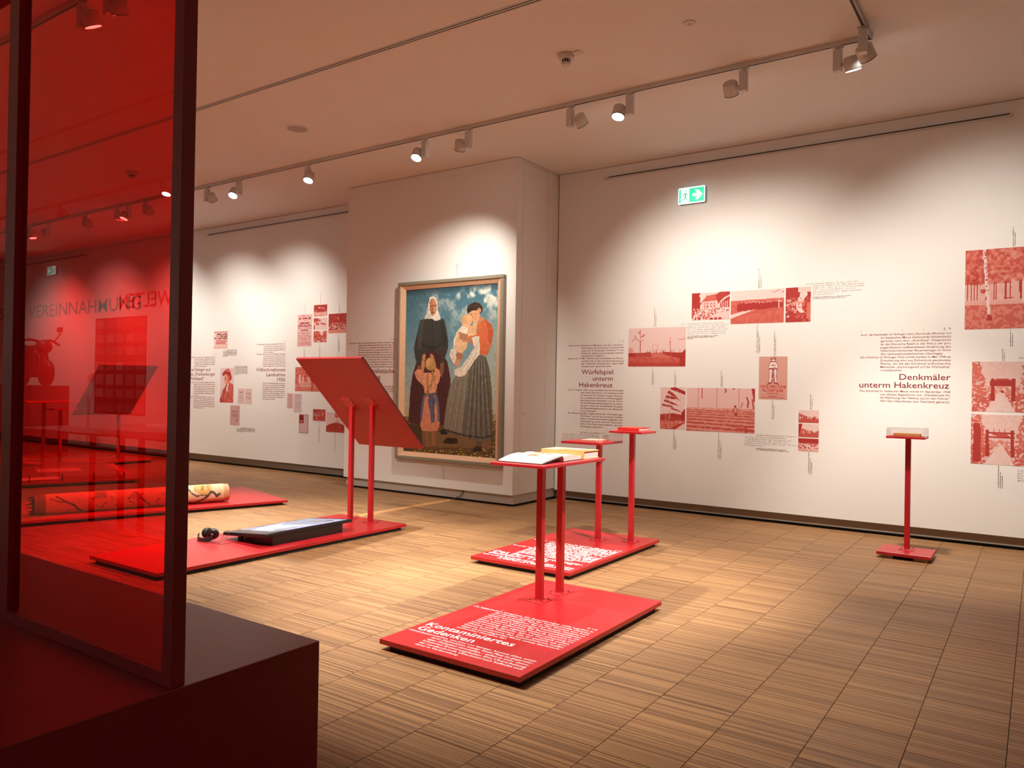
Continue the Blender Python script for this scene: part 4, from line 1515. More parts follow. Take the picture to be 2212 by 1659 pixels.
def crowd(im, u0, u1, v0, v1, n, sz, vals):
    for k in range(n):
        u, v = rng.uniform(u0, u1), rng.uniform(v0, v1)
        s_ = sz * (0.6 + 0.6 * (v - v0) / max(v1 - v0, 1e-6))
        t = vals[rng.integers(len(vals))]
        im.ell(u, v, s_ * rng.uniform(0.6, 1.2), s_ * rng.uniform(0.9, 1.7), (t, t, t))


def p_crowd():
    im = gray(110, 76, 0.94)
    n = im.noise(12, 9)
    im.put((im.u < 0.18 + 0.06 * n) & (im.v < 0.66), (0.0,) * 3)
    im.put((im.u + im.v * 0.5 < 0.46) & (im.v > 0.36), (0.05,) * 3, 0.9)
    g_(im, [(0.26, 0.34), (0.40, 0.12), (0.62, 0.07), (0.74, 0.30)], 0.36)
    g_(im, [(0.62, 0.10), (0.74, 0.0), (1, 0), (1, 0.3), (0.7, 0.42)], 0.08)
    g_(im, [(0.28, 0.36), (0.68, 0.33), (0.68, 0.56), (0.28, 0.56)], 0.86)
    for k in range(4):
        for j in range(2):
            g_(im, [(0.34 + 0.08 * k, 0.38 + 0.1 * j), (0.365 + 0.08 * k, 0.38 + 0.1 * j), (0.365 + 0.08 * k, 0.44 + 0.1 * j), (0.34 + 0.08 * k, 0.44 + 0.1 * j)], 0.25)
    gl(im, [(0.69, 0.56), (0.78, 0.34), (0.88, 0.22), (1.0, 0.14)], 0.055, 0.9)
    for k in range(5):
        g_(im, [(0.76 + 0.05 * k, 0.36 - 0.03 * k), (0.785 + 0.05 * k, 0.36 - 0.03 * k), (0.79 + 0.05 * k, 0.56), (0.755 + 0.05 * k, 0.56)], 0.06)
    gl(im, [(0.40, 0.08), (0.41, 0.62)], 0.012, 0.2)
    crowd(im, 0.0, 1.0, 0.58, 0.98, 320, 0.022, (0.0, 0.1, 0.9, 1.0, 0.5))
    g_(im, [(0.5, 0.86), (0.9, 0.70), (1, 0.72), (1, 0.98), (0.5, 1)], 0.9)
    for u in (0.53, 0.64, 0.75):
        im.ell(u, 0.97, 0.045, 0.055, (0.05,) * 3)
    return duo(im)


def p_march():
    im = gray(130, 84, 0.95)
    n = im.noise(18, 14)
    im.put(im.v > 0.30 - 0.03 * im.u, (0.42,) * 3)
    im.put((im.v > 0.30) & (n > 0.55), (0.30,) * 3, 0.7)
    g_(im, [(0.0, 0.72), (0.46, 0.54), (0.62, 0.5), (0.0, 0.84)], 0.95)
    g_(im, [(0.0, 0.86), (0.65, 0.52), (1, 0.5), (1, 1), (0, 1)], 0.34)
    im.put((im.v > 0.55 + 0.3 * (1 - im.u)) & (n > 0.5), (0.48,) * 3, 0.6)
    for k in range(60):
        u = 0.14 + 0.84 * (k / 60) ** 0.8
        hh = 0.26 - 0.10 * (k / 60)
        v = 0.36 + rng.uniform(-0.01, 0.03)
        im.ell(u, v + hh * 0.5, 0.018 - 0.006 * k / 60, hh * 0.5, (0.0,) * 3)
        im.ell(u, v, 0.008, 0.016, (rng.choice((0.2, 0.9)),) * 3)
    gl(im, [(0.90, 0.08), (0.91, 0.56)], 0.012, 0.95)
    gl(im, [(0.80, 0.10), (0.92, 0.03)], 0.016, 0.3)
    gl(im, [(0.96, 0.10), (1, 0.08)], 0.02, 0.2)
    return duo(im)


def p_foliage():
    im = gray(62, 84, 0.06)
    n = im.noise(14, 18)
    edge = 0.55 + 0.10 * np.sin(im.v * 9) + 0.10 * (n - 0.5)
    im.put((np.abs(im.u - edge - 0.08) < 0.13 - 0.10 * np.clip(im.v - 0.4, 0, 1)) & (im.v < 0.74), (0.95,) * 3)
    im.put((im.u > 0.5) & (im.v < 0.14), (0.92,) * 3)
    im.put((im.noise(22, 26) > 0.58) & (im.v > 0.34) & (im.u < 0.45) & (im.v < 0.74), (0.85,) * 3)
    im.put((n > 0.62) & (im.v > 0.3), (0.55,) * 3, 0.8)
    g_(im, [(0.0, 0.74), (0.2, 0.66), (0.4, 0.76), (0.4, 1), (0, 1)], 0.08)
    g_(im, [(0.02, 0.86), (0.12, 0.78), (0.16, 0.86)], 0.9)
    g_(im, [(0.86, 0.5), (1, 0.4), (1, 0.94), (0.84, 0.9)], 0.5)
    return duo(im)


def p_meadow():
    im = gray(130, 84, 0.93)
    n = im.noise(26, 16)
    im.put(im.v > 0.63 + 0.03 * n, (0.45,) * 3)
    im.put((im.v > 0.66) & (im.u < 0.14), (0.02,) * 3)
    im.put(im.v > 0.745 + 0.08 * im.u, (0.36,) * 3)
    im.put((im.v > 0.76) & (n > 0.5), (0.24,) * 3, 0.8)
    im.put(im.v > 0.90, (0.10,) * 3, 0.6)
    g_(im, [(0.60, 0.62), (0.66, 0.70), (0.9, 0.80), (1, 0.8), (1, 0.55), (0.93, 0.66)], 0.06)
    g_(im, [(0.08, 0.68), (0.4, 0.62), (0.42, 0.76), (0.1, 0.74)], 0.15, 0.8)
    im.put((im.u > 0.9) & (im.v > 0.58 + (1 - im.u) * 1.4), (0.05,) * 3)
    gl(im, [(0.21, 0.06), (0.215, 0.66)], 0.014, 0.3)
    for a, b in (((0.21, 0.36), (0.13, 0.26)), ((0.13, 0.26), (0.06, 0.34)), ((0.13, 0.26), (0.12, 0.20)), ((0.215, 0.24), (0.29, 0.17)), ((0.21, 0.16), (0.17, 0.1)), ((0.215, 0.35), (0.27, 0.32))):
        gl(im, [a, b], 0.013, 0.34)
    g_(im, [(0.22, 0.24), (0.29, 0.15), (0.28, 0.22)], 0.35)
    gl(im, [(0.74, 0.25), (0.745, 0.72)], 0.009, 0.25)
    gl(im, [(0.74, 0.30), (0.72, 0.46)], 0.016, 0.72)
    gl(im, [(0.88, 0.31), (0.93, 0.33), (1.0, 0.28)], 0.014, 0.4)
    gl(im, [(0.44, 0.44), (0.44, 0.60)], 0.02, 0.82)
    gl(im, [(0.52, 0.44), (0.52, 0.60)], 0.02, 0.82)
    gl(im, [(0.43, 0.44), (0.53, 0.44)], 0.02, 0.82)
    g_(im, [(0.44, 0.64), (0.56, 0.64), (0.59, 0.76), (0.43, 0.76)], 0.5)
    for k in range(14):
        u = rng.uniform(0.3, 0.95)
        gl(im, [(u, 0.58), (u, 0.68)], 0.008, 0.2)
    g_(im, [(0.0, 0.52), (0.06, 0.50), (0.1, 0.62), (0, 0.66)], 0.7)
    return duo(im)


def p_flags():
    im = gray(64, 88, 0.93)
    n = im.noise(16, 20)
    for pts in ([(0.42, 0.01), (0.62, 0.0), (1, 0.10), (1, 0.18), (0.7, 0.11), (0.4, 0.05)], [(0.34, 0.07), (0.5, 0.13), (0.68, 0.24), (0.8, 0.33), (0.62, 0.25), (0.28, 0.14)],
                [(0.22, 0.19), (0.5, 0.22), (0.68, 0.28), (0.45, 0.28), (0.2, 0.26)], [(0.18, 0.29), (0.36, 0.32), (0.78, 0.44), (0.5, 0.41), (0.14, 0.34)],
                [(0.08, 0.40), (0.44, 0.43), (0.56, 0.49), (0.4, 0.48), (0.06, 0.44)], [(0.44, 0.49), (0.7, 0.53), (0.9, 0.60), (0.6, 0.55), (0.44, 0.52)]):
        g_(im, pts, 0.0)
    im.put((im.v > 0.66 - 0.05 * np.sin(im.u * 3 + 0.2) + 0.02 * n) & (im.v < 0.8), (0.10,) * 3)
    g_(im, [(0.86, 0.60), (1, 0.5), (1, 0.8), (0.8, 0.76)], 0.02)
    im.put(im.v > 0.79, (0.55,) * 3)
    im.put((im.v > 0.82) & (n > 0.5), (0.3,) * 3, 0.8)
    for u in (0.24, 0.36, 0.40, 0.68, 0.82):
        gl(im, [(u, 0.03 + abs(u - 0.6) * 0.4), (u - 0.01, 0.86)], 0.014, 0.8)
    gl(im, [(0.0, 0.83), (0.8, 0.78)], 0.014, 0.2)
    for u in (0.16, 0.42, 0.6):
        gl(im, [(u, 0.83), (u, 0.95)], 0.014, 0.2)
    g_(im, [(0.42, 0.98), (0.96, 0.82), (1, 0.82), (0.6, 1.0)], 0.05)
    g_(im, [(0.62, 1.0), (1, 0.84), (1, 1)], 0.9)
    return duo(im)


def p_benches():
    im = gray(150, 96, 0.92)
    n = im.noise(30, 40)
    im.put(im.v > 0.46, (0.66,) * 3)
    v, s_ = 0.50, 0.016
    k = 0
    while v < 1.0:
        off = 0.02 * (im.u - 0.3) * (1 + k * 0.35)
        im.put(np.abs(im.v - v - off - s_) < s_ * 0.62, (0.12,) * 3, 0.75 if k < 4 else 0.85)
        im.put((np.abs(im.v - v - off - s_) < s_ * 0.9) & (n > 0.62), (0.8,) * 3, 0.5)
        v += s_ * 2.6
        s_ *= 1.16
        k += 1
    for u, v0 in ((0.18, 0.44), (0.46, 0.44), (0.78, 0.44)):
        gl(im, [(u, 0.0), (u - 0.003, v0)], 0.007, 0.3)
    gl(im, [(0.235, 0.0), (0.235, 0.24)], 0.014, 0.1)
    gl(im, [(0.57, 0.0), (0.59, 0.05), (0.575, 0.10)], 0.018, 0.1)
    g_(im, [(0.68, 0.0), (0.72, 0.0), (0.70, 0.04)], 0.1)
    gl(im, [(0.83, 0.32), (0.81, 0.42)], 0.014, 0.2)
    gl(im, [(0.885, 0.20), (0.91, 0.30), (0.90, 0.42)], 0.022, 0.05)
    g_(im, [(0.95, 0.0), (1, 0.0), (1, 0.3), (0.985, 0.3)], 0.05)
    gl(im, [(0.965, 0.24), (0.985, 0.46)], 0.02, 0.15)
    crowd(im, 0, 1, 0.455, 0.50, 80, 0.008, (0.4, 0.8, 0.95))
    im.ell(0.725, 0.41, 0.018, 0.028, (0.05,) * 3)
    im.ell(0.725, 0.50, 0.040, 0.065, (0.3,) * 3)
    im.ell(0.728, 0.49, 0.018, 0.05, (0.75,) * 3)
    im.ell(0.735, 0.595, 0.018, 0.035, (0.0,) * 3)
    gl(im, [(0.88, 0.86), (0.88, 1.0)], 0.03, 0.05)
    g_(im, [(0.66, 0.86), (1, 0.92), (1, 0.98), (0.8, 0.93)], 0.2, 0.8)
    im.a[..., :] = im.a * 0.9 + 0.05
    return duo(im)


def p_poster():
    im = Img(66, 100, (206, 152, 138))
    ink, wht = (140, 34, 44), (226, 206, 202)
    for pts in ([(0.50, 0.015), (0.42, 0.05), (0.47, 0.12), (0.56, 0.12), (0.60, 0.05)], [(0.40, 0.12), (0.62, 0.12), (0.68, 0.24), (0.64, 0.30), (0.38, 0.30), (0.32, 0.26)],
                [(0.37, 0.29), (0.50, 0.30), (0.50, 0.44), (0.44, 0.60), (0.34, 0.62), (0.37, 0.46)], [(0.52, 0.30), (0.64, 0.29), (0.62, 0.46), (0.66, 0.62), (0.56, 0.62), (0.52, 0.44)]):
        im.poly(pts, wht)
        im.line(pts + [pts[0]], 0.018, ink)
    for a, b in (((0.44, 0.06), (0.58, 0.06)), ((0.45, 0.20), (0.57, 0.21)), ((0.40, 0.28), (0.62, 0.27)), ((0.30, 0.65), (0.46, 0.62)), ((0.54, 0.62), (0.70, 0.65)), ((0.46, 0.34), (0.48, 0.60)), ((0.55, 0.40), (0.56, 0.60))):
        im.line([a, b], 0.02, ink)
    nz = im.noise(34, 50, 2)
    im.put((im.v > 0.67) & (im.v < 0.745) & (im.u > 0.05) & (im.u < 0.95) & (nz > 0.42), (188, 84, 78))
    im.put((im.v > 0.76) & (im.v < 0.83) & (im.u > 0.12) & (im.u < 0.86) & (nz > 0.40), (188, 84, 78))
    for v, a, b in ((0.86, 0.3, 0.7), (0.895, 0.1, 0.9), (0.93, 0.35, 0.65), (0.96, 0.10, 0.9)):
        im.line([(a, v), (b, v)], 0.016, (176, 84, 78))
    return im


def p_hill(k):
    im = gray(56, 38, 0.93)
    n = im.noise(14, 10)
    if k < 2:
        im.put(im.v > 0.22 + 0.36 * np.clip(im.u * 1.6, 0, 1) + 0.06 * n, (0.38,) * 3)
        im.put(im.v > 0.72, (0.28,) * 3)
        if k == 1:
            im.put((im.u < 0.2 - im.v * 0.2), (0.0,) * 3)
        for j in range(26):
            u = rng.uniform(0.05 if k == 0 else 0.15, 0.98)
            im.ell(u, 0.58 + rng.uniform(-0.05, 0.08), 0.016, 0.10, (rng.choice((0.0, 0.1, 0.95)),) * 3)
    else:
        im.put(im.v < 0.34 + 0.2 * n, (0.05,) * 3)
        im.put((im.v >= 0.34) & (n > 0.5), (0.3,) * 3)
        crowd(im, 0.0, 1.0, 0.36, 0.75, 60, 0.035, (0.0, 0.95, 0.5))
        im.put(im.v > 0.78, (0.8,) * 3, 0.8)
    return duo(im)


def p_park():
    im = gray(90, 96, 0.6)
    n, n2 = im.noise(28, 30, 2), im.noise(8, 9, 3)
    im.a[:] = (0.25 + 0.9 * (n - 0.3) * 0.8 + 0.3 * (n2 - 0.5))[..., None]
    im.put((im.v > 0.44) & (im.v < 0.66) & (n2 > 0.35), (0.9,) * 3, 0.8)
    for k in range(26):
        u = rng.uniform(0, 1)
        gl(im, [(u, 0.42), (u, 0.64)], 0.010, 0.12)
    im.put((im.v > 0.64), (0.8,) * 3, 0.9)
    im.put((im.v > 0.70), (0.34,) * 3, 0.9)
    im.put((im.v > 0.70) & (n > 0.55), (0.62,) * 3, 0.8)
    g_(im, [(0.52, 0.42), (0.60, 0.42), (0.61, 0.66), (0.51, 0.66)], 0.8)
    g_(im, [(0.64, 0.38), (0.76, 0.38), (0.77, 0.68), (0.63, 0.68)], 0.95)
    for a, b in ((0.44, 0.54), (0.78, 0.9)):
        gl(im, [(a, 0.62), (b, 0.62)], 0.02, 0.1)
    gl(im, [(0.215, 0.0), (0.24, 0.40), (0.28, 0.88)], 0.034, 0.96)
    for k in range(16):
        v = rng.uniform(0, 0.86)
        im.ell(0.22 + 0.06 * v, v, 0.012, 0.006, (0.1,) * 3)
    g_(im, [(0.26, 0.82), (0.30, 0.82), (0.32, 0.90), (0.24, 0.90)], 0.1)
    return duo(im)


def p_gate(k):
    im = gray(90, 92, 0.9)
    n = im.noise(26, 28, 2)
    n2 = im.noise(9, 10, 3)
    w = 0.13 + 0.36 * im.v
    side_ = np.abs(im.u - 0.5) > (0.22 + 0.25 * (1 - im.v) * (0.6 if k else 0.8) - 0.1 * n2)
    im.put(side_ & (n > 0.36), (0.36,) * 3, 0.85)
    im.put((im.v > 0.5) & (n > 0.45), (0.45,) * 3, 0.7)
    g_(im, [(0.47, 0.60), (0.53, 0.60), (0.72, 1.0), (0.22, 1.0)], 0.92)
    im.put((im.v > 0.66) & (np.abs(im.u - 0.48) > (im.v - 0.55) * 0.6) & (n > 0.42), (0.34,) * 3, 0.8)
    if k == 0:
        for u in (0.32, 0.66):
            g_(im, [(u, 0.34), (u + 0.06, 0.34), (u + 0.065, 0.78), (u - 0.005, 0.78)], 0.08)
        g_(im, [(0.30, 0.38), (0.72, 0.38), (0.72, 0.49), (0.30, 0.49)], 0.10)
        g_(im, [(0.36, 0.38), (0.42, 0.34), (0.60, 0.34), (0.67, 0.38)], 0.2)
        im.ell(0.51, 0.60, 0.03, 0.025, (0.05,) * 3)
    else:
        g_(im, [(0.05, 0.18), (0.16, 0.18), (0.17, 0.96), (0.03, 0.96)], 0.04, 0.9)
        for u in (0.25, 0.66):
            g_(im, [(u, 0.30), (u + 0.05, 0.30), (u + 0.06, 0.84), (u - 0.01, 0.84)], 0.10)
        g_(im, [(0.24, 0.35), (0.72, 0.35), (0.72, 0.38), (0.24, 0.38)], 0.1)
        g_(im, [(0.24, 0.44), (0.72, 0.44), (0.72, 0.47), (0.24, 0.47)], 0.1)
        g_(im, [(0.34, 0.40), (0.40, 0.37), (0.58, 0.37), (0.64, 0.43), (0.5, 0.45)], 0.3)
        for u in (0.38, 0.47, 0.56):
            gl(im, [(u, 0.29), (u, 0.35)], 0.012, 0.2)
    im.a[:] = np.clip(im.a + 0.10 * (n - 0.5)[..., None], 0, 1)
    return duo(im)


def p_notice():
    im = Img(42, 62, (222, 186, 182))
    ink = (186, 90, 88)
    nz = im.noise(26, 60, 1)
    for v, a, b, t in ((0.04, 0.2, 0.8, 0.03), (0.12, 0.34, 0.68, 0.05), (0.12, 0.12, 0.25, 0.08), (0.12, 0.76, 0.9, 0.08), (0.20, 0.4, 0.6, 0.025), (0.27, 0.16, 0.80, 0.06), (0.36, 0.06, 0.96, 0.06), (0.43, 0.04, 0.96, 0.02), (0.49, 0.24, 0.74, 0.04)):
        im.put((np.abs(im.v - v) < t / 2) & (im.u > a) & (im.u < b) & (nz > 0.32), (160, 50, 56))
    for v in np.arange(0.56, 0.97, 0.035):
        im.put((np.abs(im.v - v) < 0.009) & (im.u > 0.06) & (im.u < 0.94) & (nz > 0.25), ink)
    return im


def p_stage(k):
    im = gray(44, 30, 0.1)
    n = im.noise(14, 10)
    if k == 0:
        im.put(im.v > 0.62, (0.75,) * 3)
        crowd(im, 0.0, 1.0, 0.5, 0.95, 60, 0.03, (0.95, 0.2, 0.9))
        im.ell(0.4, 0.24, 0.05, 0.06, (0.95,) * 3)
        gl(im, [(0.45, 0.24), (0.82, 0.34)], 0.05, 0.9)
        crowd(im, 0.02, 0.98, 0.88, 1.0, 14, 0.025, (0.0,))
    elif k == 1:
        im.a[:] = 0.92
        im.put((im.v < 0.3 + 0.2 * n) & (im.u < 0.35), (0.2,) * 3)
        im.ell(0.28, 0.5, 0.16, 0.10, (0.1,) * 3)
        im.ell(0.22, 0.4, 0.2, 0.16, (0.8,) * 3, 0.6)
        g_(im, [(0.5, 0.4), (0.92, 0.52), (0.88, 0.64), (0.52, 0.52)], 0.25)
        im.ell(0.44, 0.2, 0.08, 0.10, (0.3,) * 3)
        im.put((im.u < 0.08) & (im.v > 0.6), (0.2,) * 3)
    else:
        im.put(n > 0.5, (0.5,) * 3)
        g_(im, [(0.4, 0.0), (0.8, 0.0), (0.66, 0.42), (0.54, 0.34)], 0.9)
        crowd(im, 0, 1, 0.55, 1.0, 60, 0.035, (0.95, 0.0, 0.6))
    return duo(im)


def p_festival():
    im = gray(58, 44, 0.06)
    n = im.noise(16, 14)
    im.put(n > 0.66, (0.25,) * 3)
    crowd(im, 0, 1, 0.48, 0.76, 150, 0.022, (0.95, 0.9, 0.1, 0.3))
    im.put(im.v > 0.78 + 0.05 * (1 - im.u), (0.62,) * 3)
    im.ell(0.46, 0.22, 0.03, 0.05, (0.7,) * 3)
    im.ell(0.5, 0.28, 0.02, 0.04, (0.7,) * 3)
    return duo(im)


def p_name():
    im = Img(40, 46, (226, 196, 188))
    im.put((im.v > 0.02) & (im.v < 0.07), (190, 110, 104))
    for v, a, b, t in ((0.52, 0.16, 0.96, 0.025), (0.565, 0.16, 0.96, 0.025), (0.66, 0.16, 0.86, 0.06), (0.75, 0.16, 0.95, 0.02), (0.90, 0.03, 0.96, 0.03)):
        im.put((np.abs(im.v - v) < t / 2) & (im.u > a) & (im.u < b), (176, 70, 70))
    return im


def p_portrait():
    im = Img(62, 96, (222, 196, 196))
    R0, R1, R2 = (172, 54, 44), (202, 104, 90), (226, 150, 130)
    im.poly([(0.0, 0.92), (0.10, 0.78), (0.20, 0.64), (0.40, 0.52), (0.70, 0.42), (1.0, 0.48), (1.0, 1.0), (0.0, 1.0)], R1)
    nz = im.noise(16, 24)
    im.put((im.v > 0.5) & (nz > 0.55) & (im.a[..., 1] < 130), R0, 0.5)
    im.poly([(0.34, 0.40), (0.70, 0.34), (0.72, 0.44), (0.48, 0.54)], R1)
    im.poly([(0.30, 0.18), (0.62, 0.14), (0.80, 0.24), (0.74, 0.38), (0.54, 0.45), (0.38, 0.44), (0.32, 0.36), (0.28, 0.26)], R2)
    im.poly([(0.52, 0.20), (0.80, 0.22), (0.74, 0.38), (0.56, 0.45), (0.50, 0.36)], R1, 0.7)
    im.poly([(0.14, 0.16), (0.34, 0.08), (0.52, 0.02), (0.68, 0.04), (0.76, 0.12), (0.86, 0.26), (0.84, 0.34), (0.72, 0.38), (0.66, 0.24), (0.42, 0.17), (0.20, 0.25)], R0)
    im.poly([(0.40, 0.10), (0.54, 0.02), (0.68, 0.04), (0.74, 0.13), (0.56, 0.12)], R1)
    im.line([(0.34, 0.11), (0.74, 0.18)], 0.03, (140, 40, 36))
    im.poly([(0.26, 0.24), (0.34, 0.24), (0.36, 0.30), (0.28, 0.29)], (236, 214, 196))
    im.line([(0.33, 0.27), (0.40, 0.30)], 0.03, (120, 30, 30))
    im.poly([(0.32, 0.31), (0.44, 0.33), (0.40, 0.36), (0.32, 0.35)], (200, 120, 104))
    im.poly([(0.46, 0.50), (0.66, 0.42), (0.56, 0.66), (0.48, 0.68)], (236, 212, 204))
    im.line([(0.50, 0.50), (0.30, 0.72), (0.22, 1.0)], 0.05, (150, 46, 40))
    im.line([(0.72, 0.44), (0.60, 0.78), (0.40, 1.0)], 0.03, (160, 50, 44))
    im.ell(0.62, 0.66, 0.03, 0.02, (240, 224, 216))
    im.poly([(0.0, 0.88), (0.14, 0.84), (0.18, 1.0), (0.0, 1.0)], R0)
    return im


def p_doc(base, rows, seal=False, head=False, pic=False):
    im = Img(28, 40, base)
    nz = im.noise(22, 40, 1)
    ink = tuple(0.72 * c for c in base[:1]) + tuple(0.62 * c for c in base[1:])
    for v in rows:
        im.put((np.abs(im.v - v) < 0.012) & (im.u > 0.14) & (im.u < 0.86) & (nz > 0.3), ink, 0.8)
    if head:
        im.put((np.abs(im.v - 0.25) < 0.03) & (im.u > 0.25) & (im.u < 0.8), (170, 70, 76), 0.9)
    if seal:
        im.ell(0.70, 0.75, 0.09, 0.045, (150, 84, 88), 0.9)
    if pic:
        im.put((im.u < 0.5) & (im.v < 0.47), (168, 52, 46))
        im.ell(0.26, 0.2, 0.2, 0.16, (120, 20, 24))
        im.ell(0.26, 0.36, 0.1, 0.03, (226, 160, 150))
        im.put((im.u < 0.03) | (im.u > 0.96) | (im.v > 0.975) | (im.v < 0.02), (150, 80, 84))
    return im


def p_monument():
    im = gray(80, 50, 0.3)
    n = im.noise(22, 16)
    im.a[:] = (0.12 + 0.6 * n)[..., None]
    im.put(im.v > 0.66, (0.42,) * 3)
    im.put((im.v > 0.68) & (n > 0.5), (0.62,) * 3, 0.8)
    for u, w, v0 in ((0.16, 0.05, 0.28), (0.27, 0.03, 0.36), (0.47, 0.04, 0.40)):
        g_(im, [(u - w, 0.68), (u - w * 0.7, v0 + 0.04), (u, v0), (u + w * 0.8, v0 + 0.06), (u + w, 0.68)], 0.82)
    g_(im, [(0.18, 0.64), (0.55, 0.64), (0.56, 0.76), (0.18, 0.76)], 0.88)
    for k in range(7):
        g_(im, [(0.2 + 0.05 * k, 0.68), (0.235 + 0.05 * k, 0.68), (0.235 + 0.05 * k, 0.72), (0.2 + 0.05 * k, 0.72)], 0.05)
    gl(im, [(0.02, 0.76), (0.3, 0.82), (0.56, 0.78)], 0.02, 0.9)
    gl(im, [(0.58, 0.4), (0.58, 1.0)], 0.03, 0.05)
    return duo(im)


def p_group():
    im = gray(46, 40, 0.12)
    n = im.noise(12, 10)
    im.put(n > 0.6, (0.3,) * 3)
    for k in range(16):
        u = 0.08 + 0.055 * k
        im.ell(u, 0.5 + 0.05 * math.sin(k * 1.7), 0.02, 0.11, (rng.choice((0.9, 0.6, 0.15)),) * 3)
    gl(im, [(0.1, 0.25), (0.12, 0.6)], 0.03, 0.85)
    gl(im, [(0.84, 0.2), (0.86, 0.6)], 0.03, 0.8)
    gl(im, [(0.4, 0.25), (0.7, 0.12), (0.8, 0.4), (0.4, 0.32)], 0.025, 0.8)
    im.put(im.v > 0.86, (0.4,) * 3)
    im.ell(0.33, 0.76, 0.06, 0.03, (0.95,) * 3)
    return duo(im)


def p_mound():
    im = gray(56, 52, 0.93)
    im.put(im.v > 0.52 + 0.16 * (2 * im.u - 1.1) ** 2, (0.12,) * 3)
    im.ell(0.56, 0.12, 0.10, 0.10, (0.2,) * 3)
    im.ell(0.56, 0.22, 0.13, 0.03, (0.35,) * 3)
    im.ell(0.56, 0.12, 0.05, 0.03, (0.8,) * 3)
    gl(im, [(0.56, 0.24), (0.56, 0.52)], 0.012, 0.3)
    for k in range(5):
        gl(im, [(0.47 + 0.05 * k, 0.42), (0.47 + 0.05 * k, 0.53)], 0.014, 0.25)
    gl(im, [(0.70, 0.80), (0.78, 0.68)], 0.014, 0.9)
    im.put(im.v > 0.88, (0.3,) * 3, 0.5)
    return duo(im)


def print_on(rect, im, Yw, label, group='red printed photographs on the walls', name='photo_print', cat='photograph'):
    x0, x1, z0, z1 = rect
    o = img_mesh(im, plane(x0, x1, z0, z1, Yw), name, M['print'], None, thick=0.0015)
    return tag(o, label, cat, group)


GP, GD = 'red printed photographs on the walls', 'printed documents on the left wall'
print_on((-3.534, -3.061, 2.374, 2.705), p_crowd(), YR, 'red photo of a crowd before a large gabled house, top row left')
print_on((-3.048, -2.430, 2.312, 2.703), p_march(), YR, 'wide red photo of men marching along a field path, top row middle')
print_on((-2.412, -2.137, 2.311, 2.705), p_foliage(), YR, 'upright red photo of trees and smoke, top row right')
print_on((-4.379, -3.605, 1.810, 2.300), p_meadow(), YR, 'wide red photo of a bare tree over a meadow with pale sky')
print_on((-3.927, -3.598, 1.030, 1.551), p_flags(), YR, 'upright red photo of long banners flying over a fence')
print_on((-3.581, -2.745, 1.024, 1.548), p_benches(), YR, 'large red photo of empty rows of benches with one seated person')
print_on((-2.703, -2.381, 1.428, 1.922), p_poster(), YR, 'salmon coloured poster print with an outlined standing man', 'red printed posters', 'poster_print', 'poster')
for k, r_ in enumerate(((-2.249, -2.032, 1.174, 1.315), (-2.248, -2.031, 1.012, 1.161), (-2.249, -2.031, 0.854, 0.998))):
    print_on(r_, p_hill(k), YR, ('small red hillside photo, top of the stack of three', 'small red hillside photo, middle of the stack of three', 'small dark red crowd photo, bottom of the stack of three')[k])
print_on((-0.640, 0.12, 2.178, 2.975), p_park(), YR, 'large square red photo of a birch park with stones, cut by the frame edge')
print_on((-0.569, -0.06, 1.353, 1.851), p_gate(0), YR, 'red photo of a wooden gate over a forest path, upper one')
print_on((-0.572, -0.06, 0.829, 1.325), p_gate(1), YR, 'red photo of a rustic double-beam gate on a path, lower one')
print_on((-10.440, -10.074, 2.146, 2.690), p_notice(), YL, 'tall pink printed notice on the left wall', 'red printed posters', 'poster_print', 'poster')
for k, r_ in enumerate(((-10.034, -9.712, 2.643, 2.836), (-10.031, -9.709, 2.425, 2.616), (-10.030, -9.710, 2.213, 2.401))):
    print_on(r_, p_stage(k), YL, ('small dark red stage photo, top of the left wall stack', 'small pale red photo of a rider, middle of the left wall stack', 'small red crowd photo, bottom of the left wall stack')[k])
print_on((-9.670, -9.20, 2.355, 2.674), p_festival(), YL, 'dark red festival photo on the left wall touching the bay')
nm = print_on((-12.790, -12.369, 2.143, 2.469), p_name(), YL, 'small pink name plate print with ITZINGER in tall letters', 'red printed posters', 'poster_print', 'poster')
mb = MB()
put_line(mb, 'ITZINGER', on_wall(YL, 0.003), -12.70, 2.325, 0.10, 0.325, None, 0.03)
put_line(mb, 'KARL', on_wall(YL, 0.003), -12.785, 2.325, 0.034, 0.075, None, 0.02)
mb.build('printed_name', M['ink'], nm, fixn=False)
print_on((-12.571, -12.170, 1.149, 1.789), p_portrait(), YL, 'red portrait photo of a man in a hat and suit')
doc = lambda *a: print_on(*a, GD, 'document_print', 'document')
doc((-12.034, -11.849, 1.142, 1.415), p_doc((214, 190, 184), np.arange(0.40, 0.8, 0.06), head=True), YL, 'small grey pink letter print right of the portrait, left one')
doc((-11.828, -11.634, 1.143, 1.414), p_doc((214, 188, 184), np.arange(0.2, 0.75, 0.055)), YL, 'small grey pink letter print right of the portrait, right one')
doc((-12.252, -11.973, 0.742, 1.104), p_doc((198, 160, 156), np.arange(0.28, 0.66, 0.04), seal=True), YL, 'plain mauve letter print below the portrait')
print_on((-10.471, -9.738, 1.393, 1.800), p_monument(), YL, 'red photo of a stone monument half hidden by the tilted board')
doc((-10.674, -10.520, 1.096, 1.352), p_doc((212, 178, 174), np.arange(0.08, 0.95, 0.05)), YL, 'narrow densely printed page below the monument photo')
doc((-10.497, -10.298, 1.029, 1.348), p_doc((206, 182, 182), np.arange(0.08, 0.8, 0.09)), YL, 'pale handwritten page below the monument photo')
doc((-10.354, -10.120, 0.687, 1.001), p_doc((204, 172, 170), np.arange(0.55, 0.95, 0.05), pic=True), YL, 'framed page print with a small dark red picture in its corner')
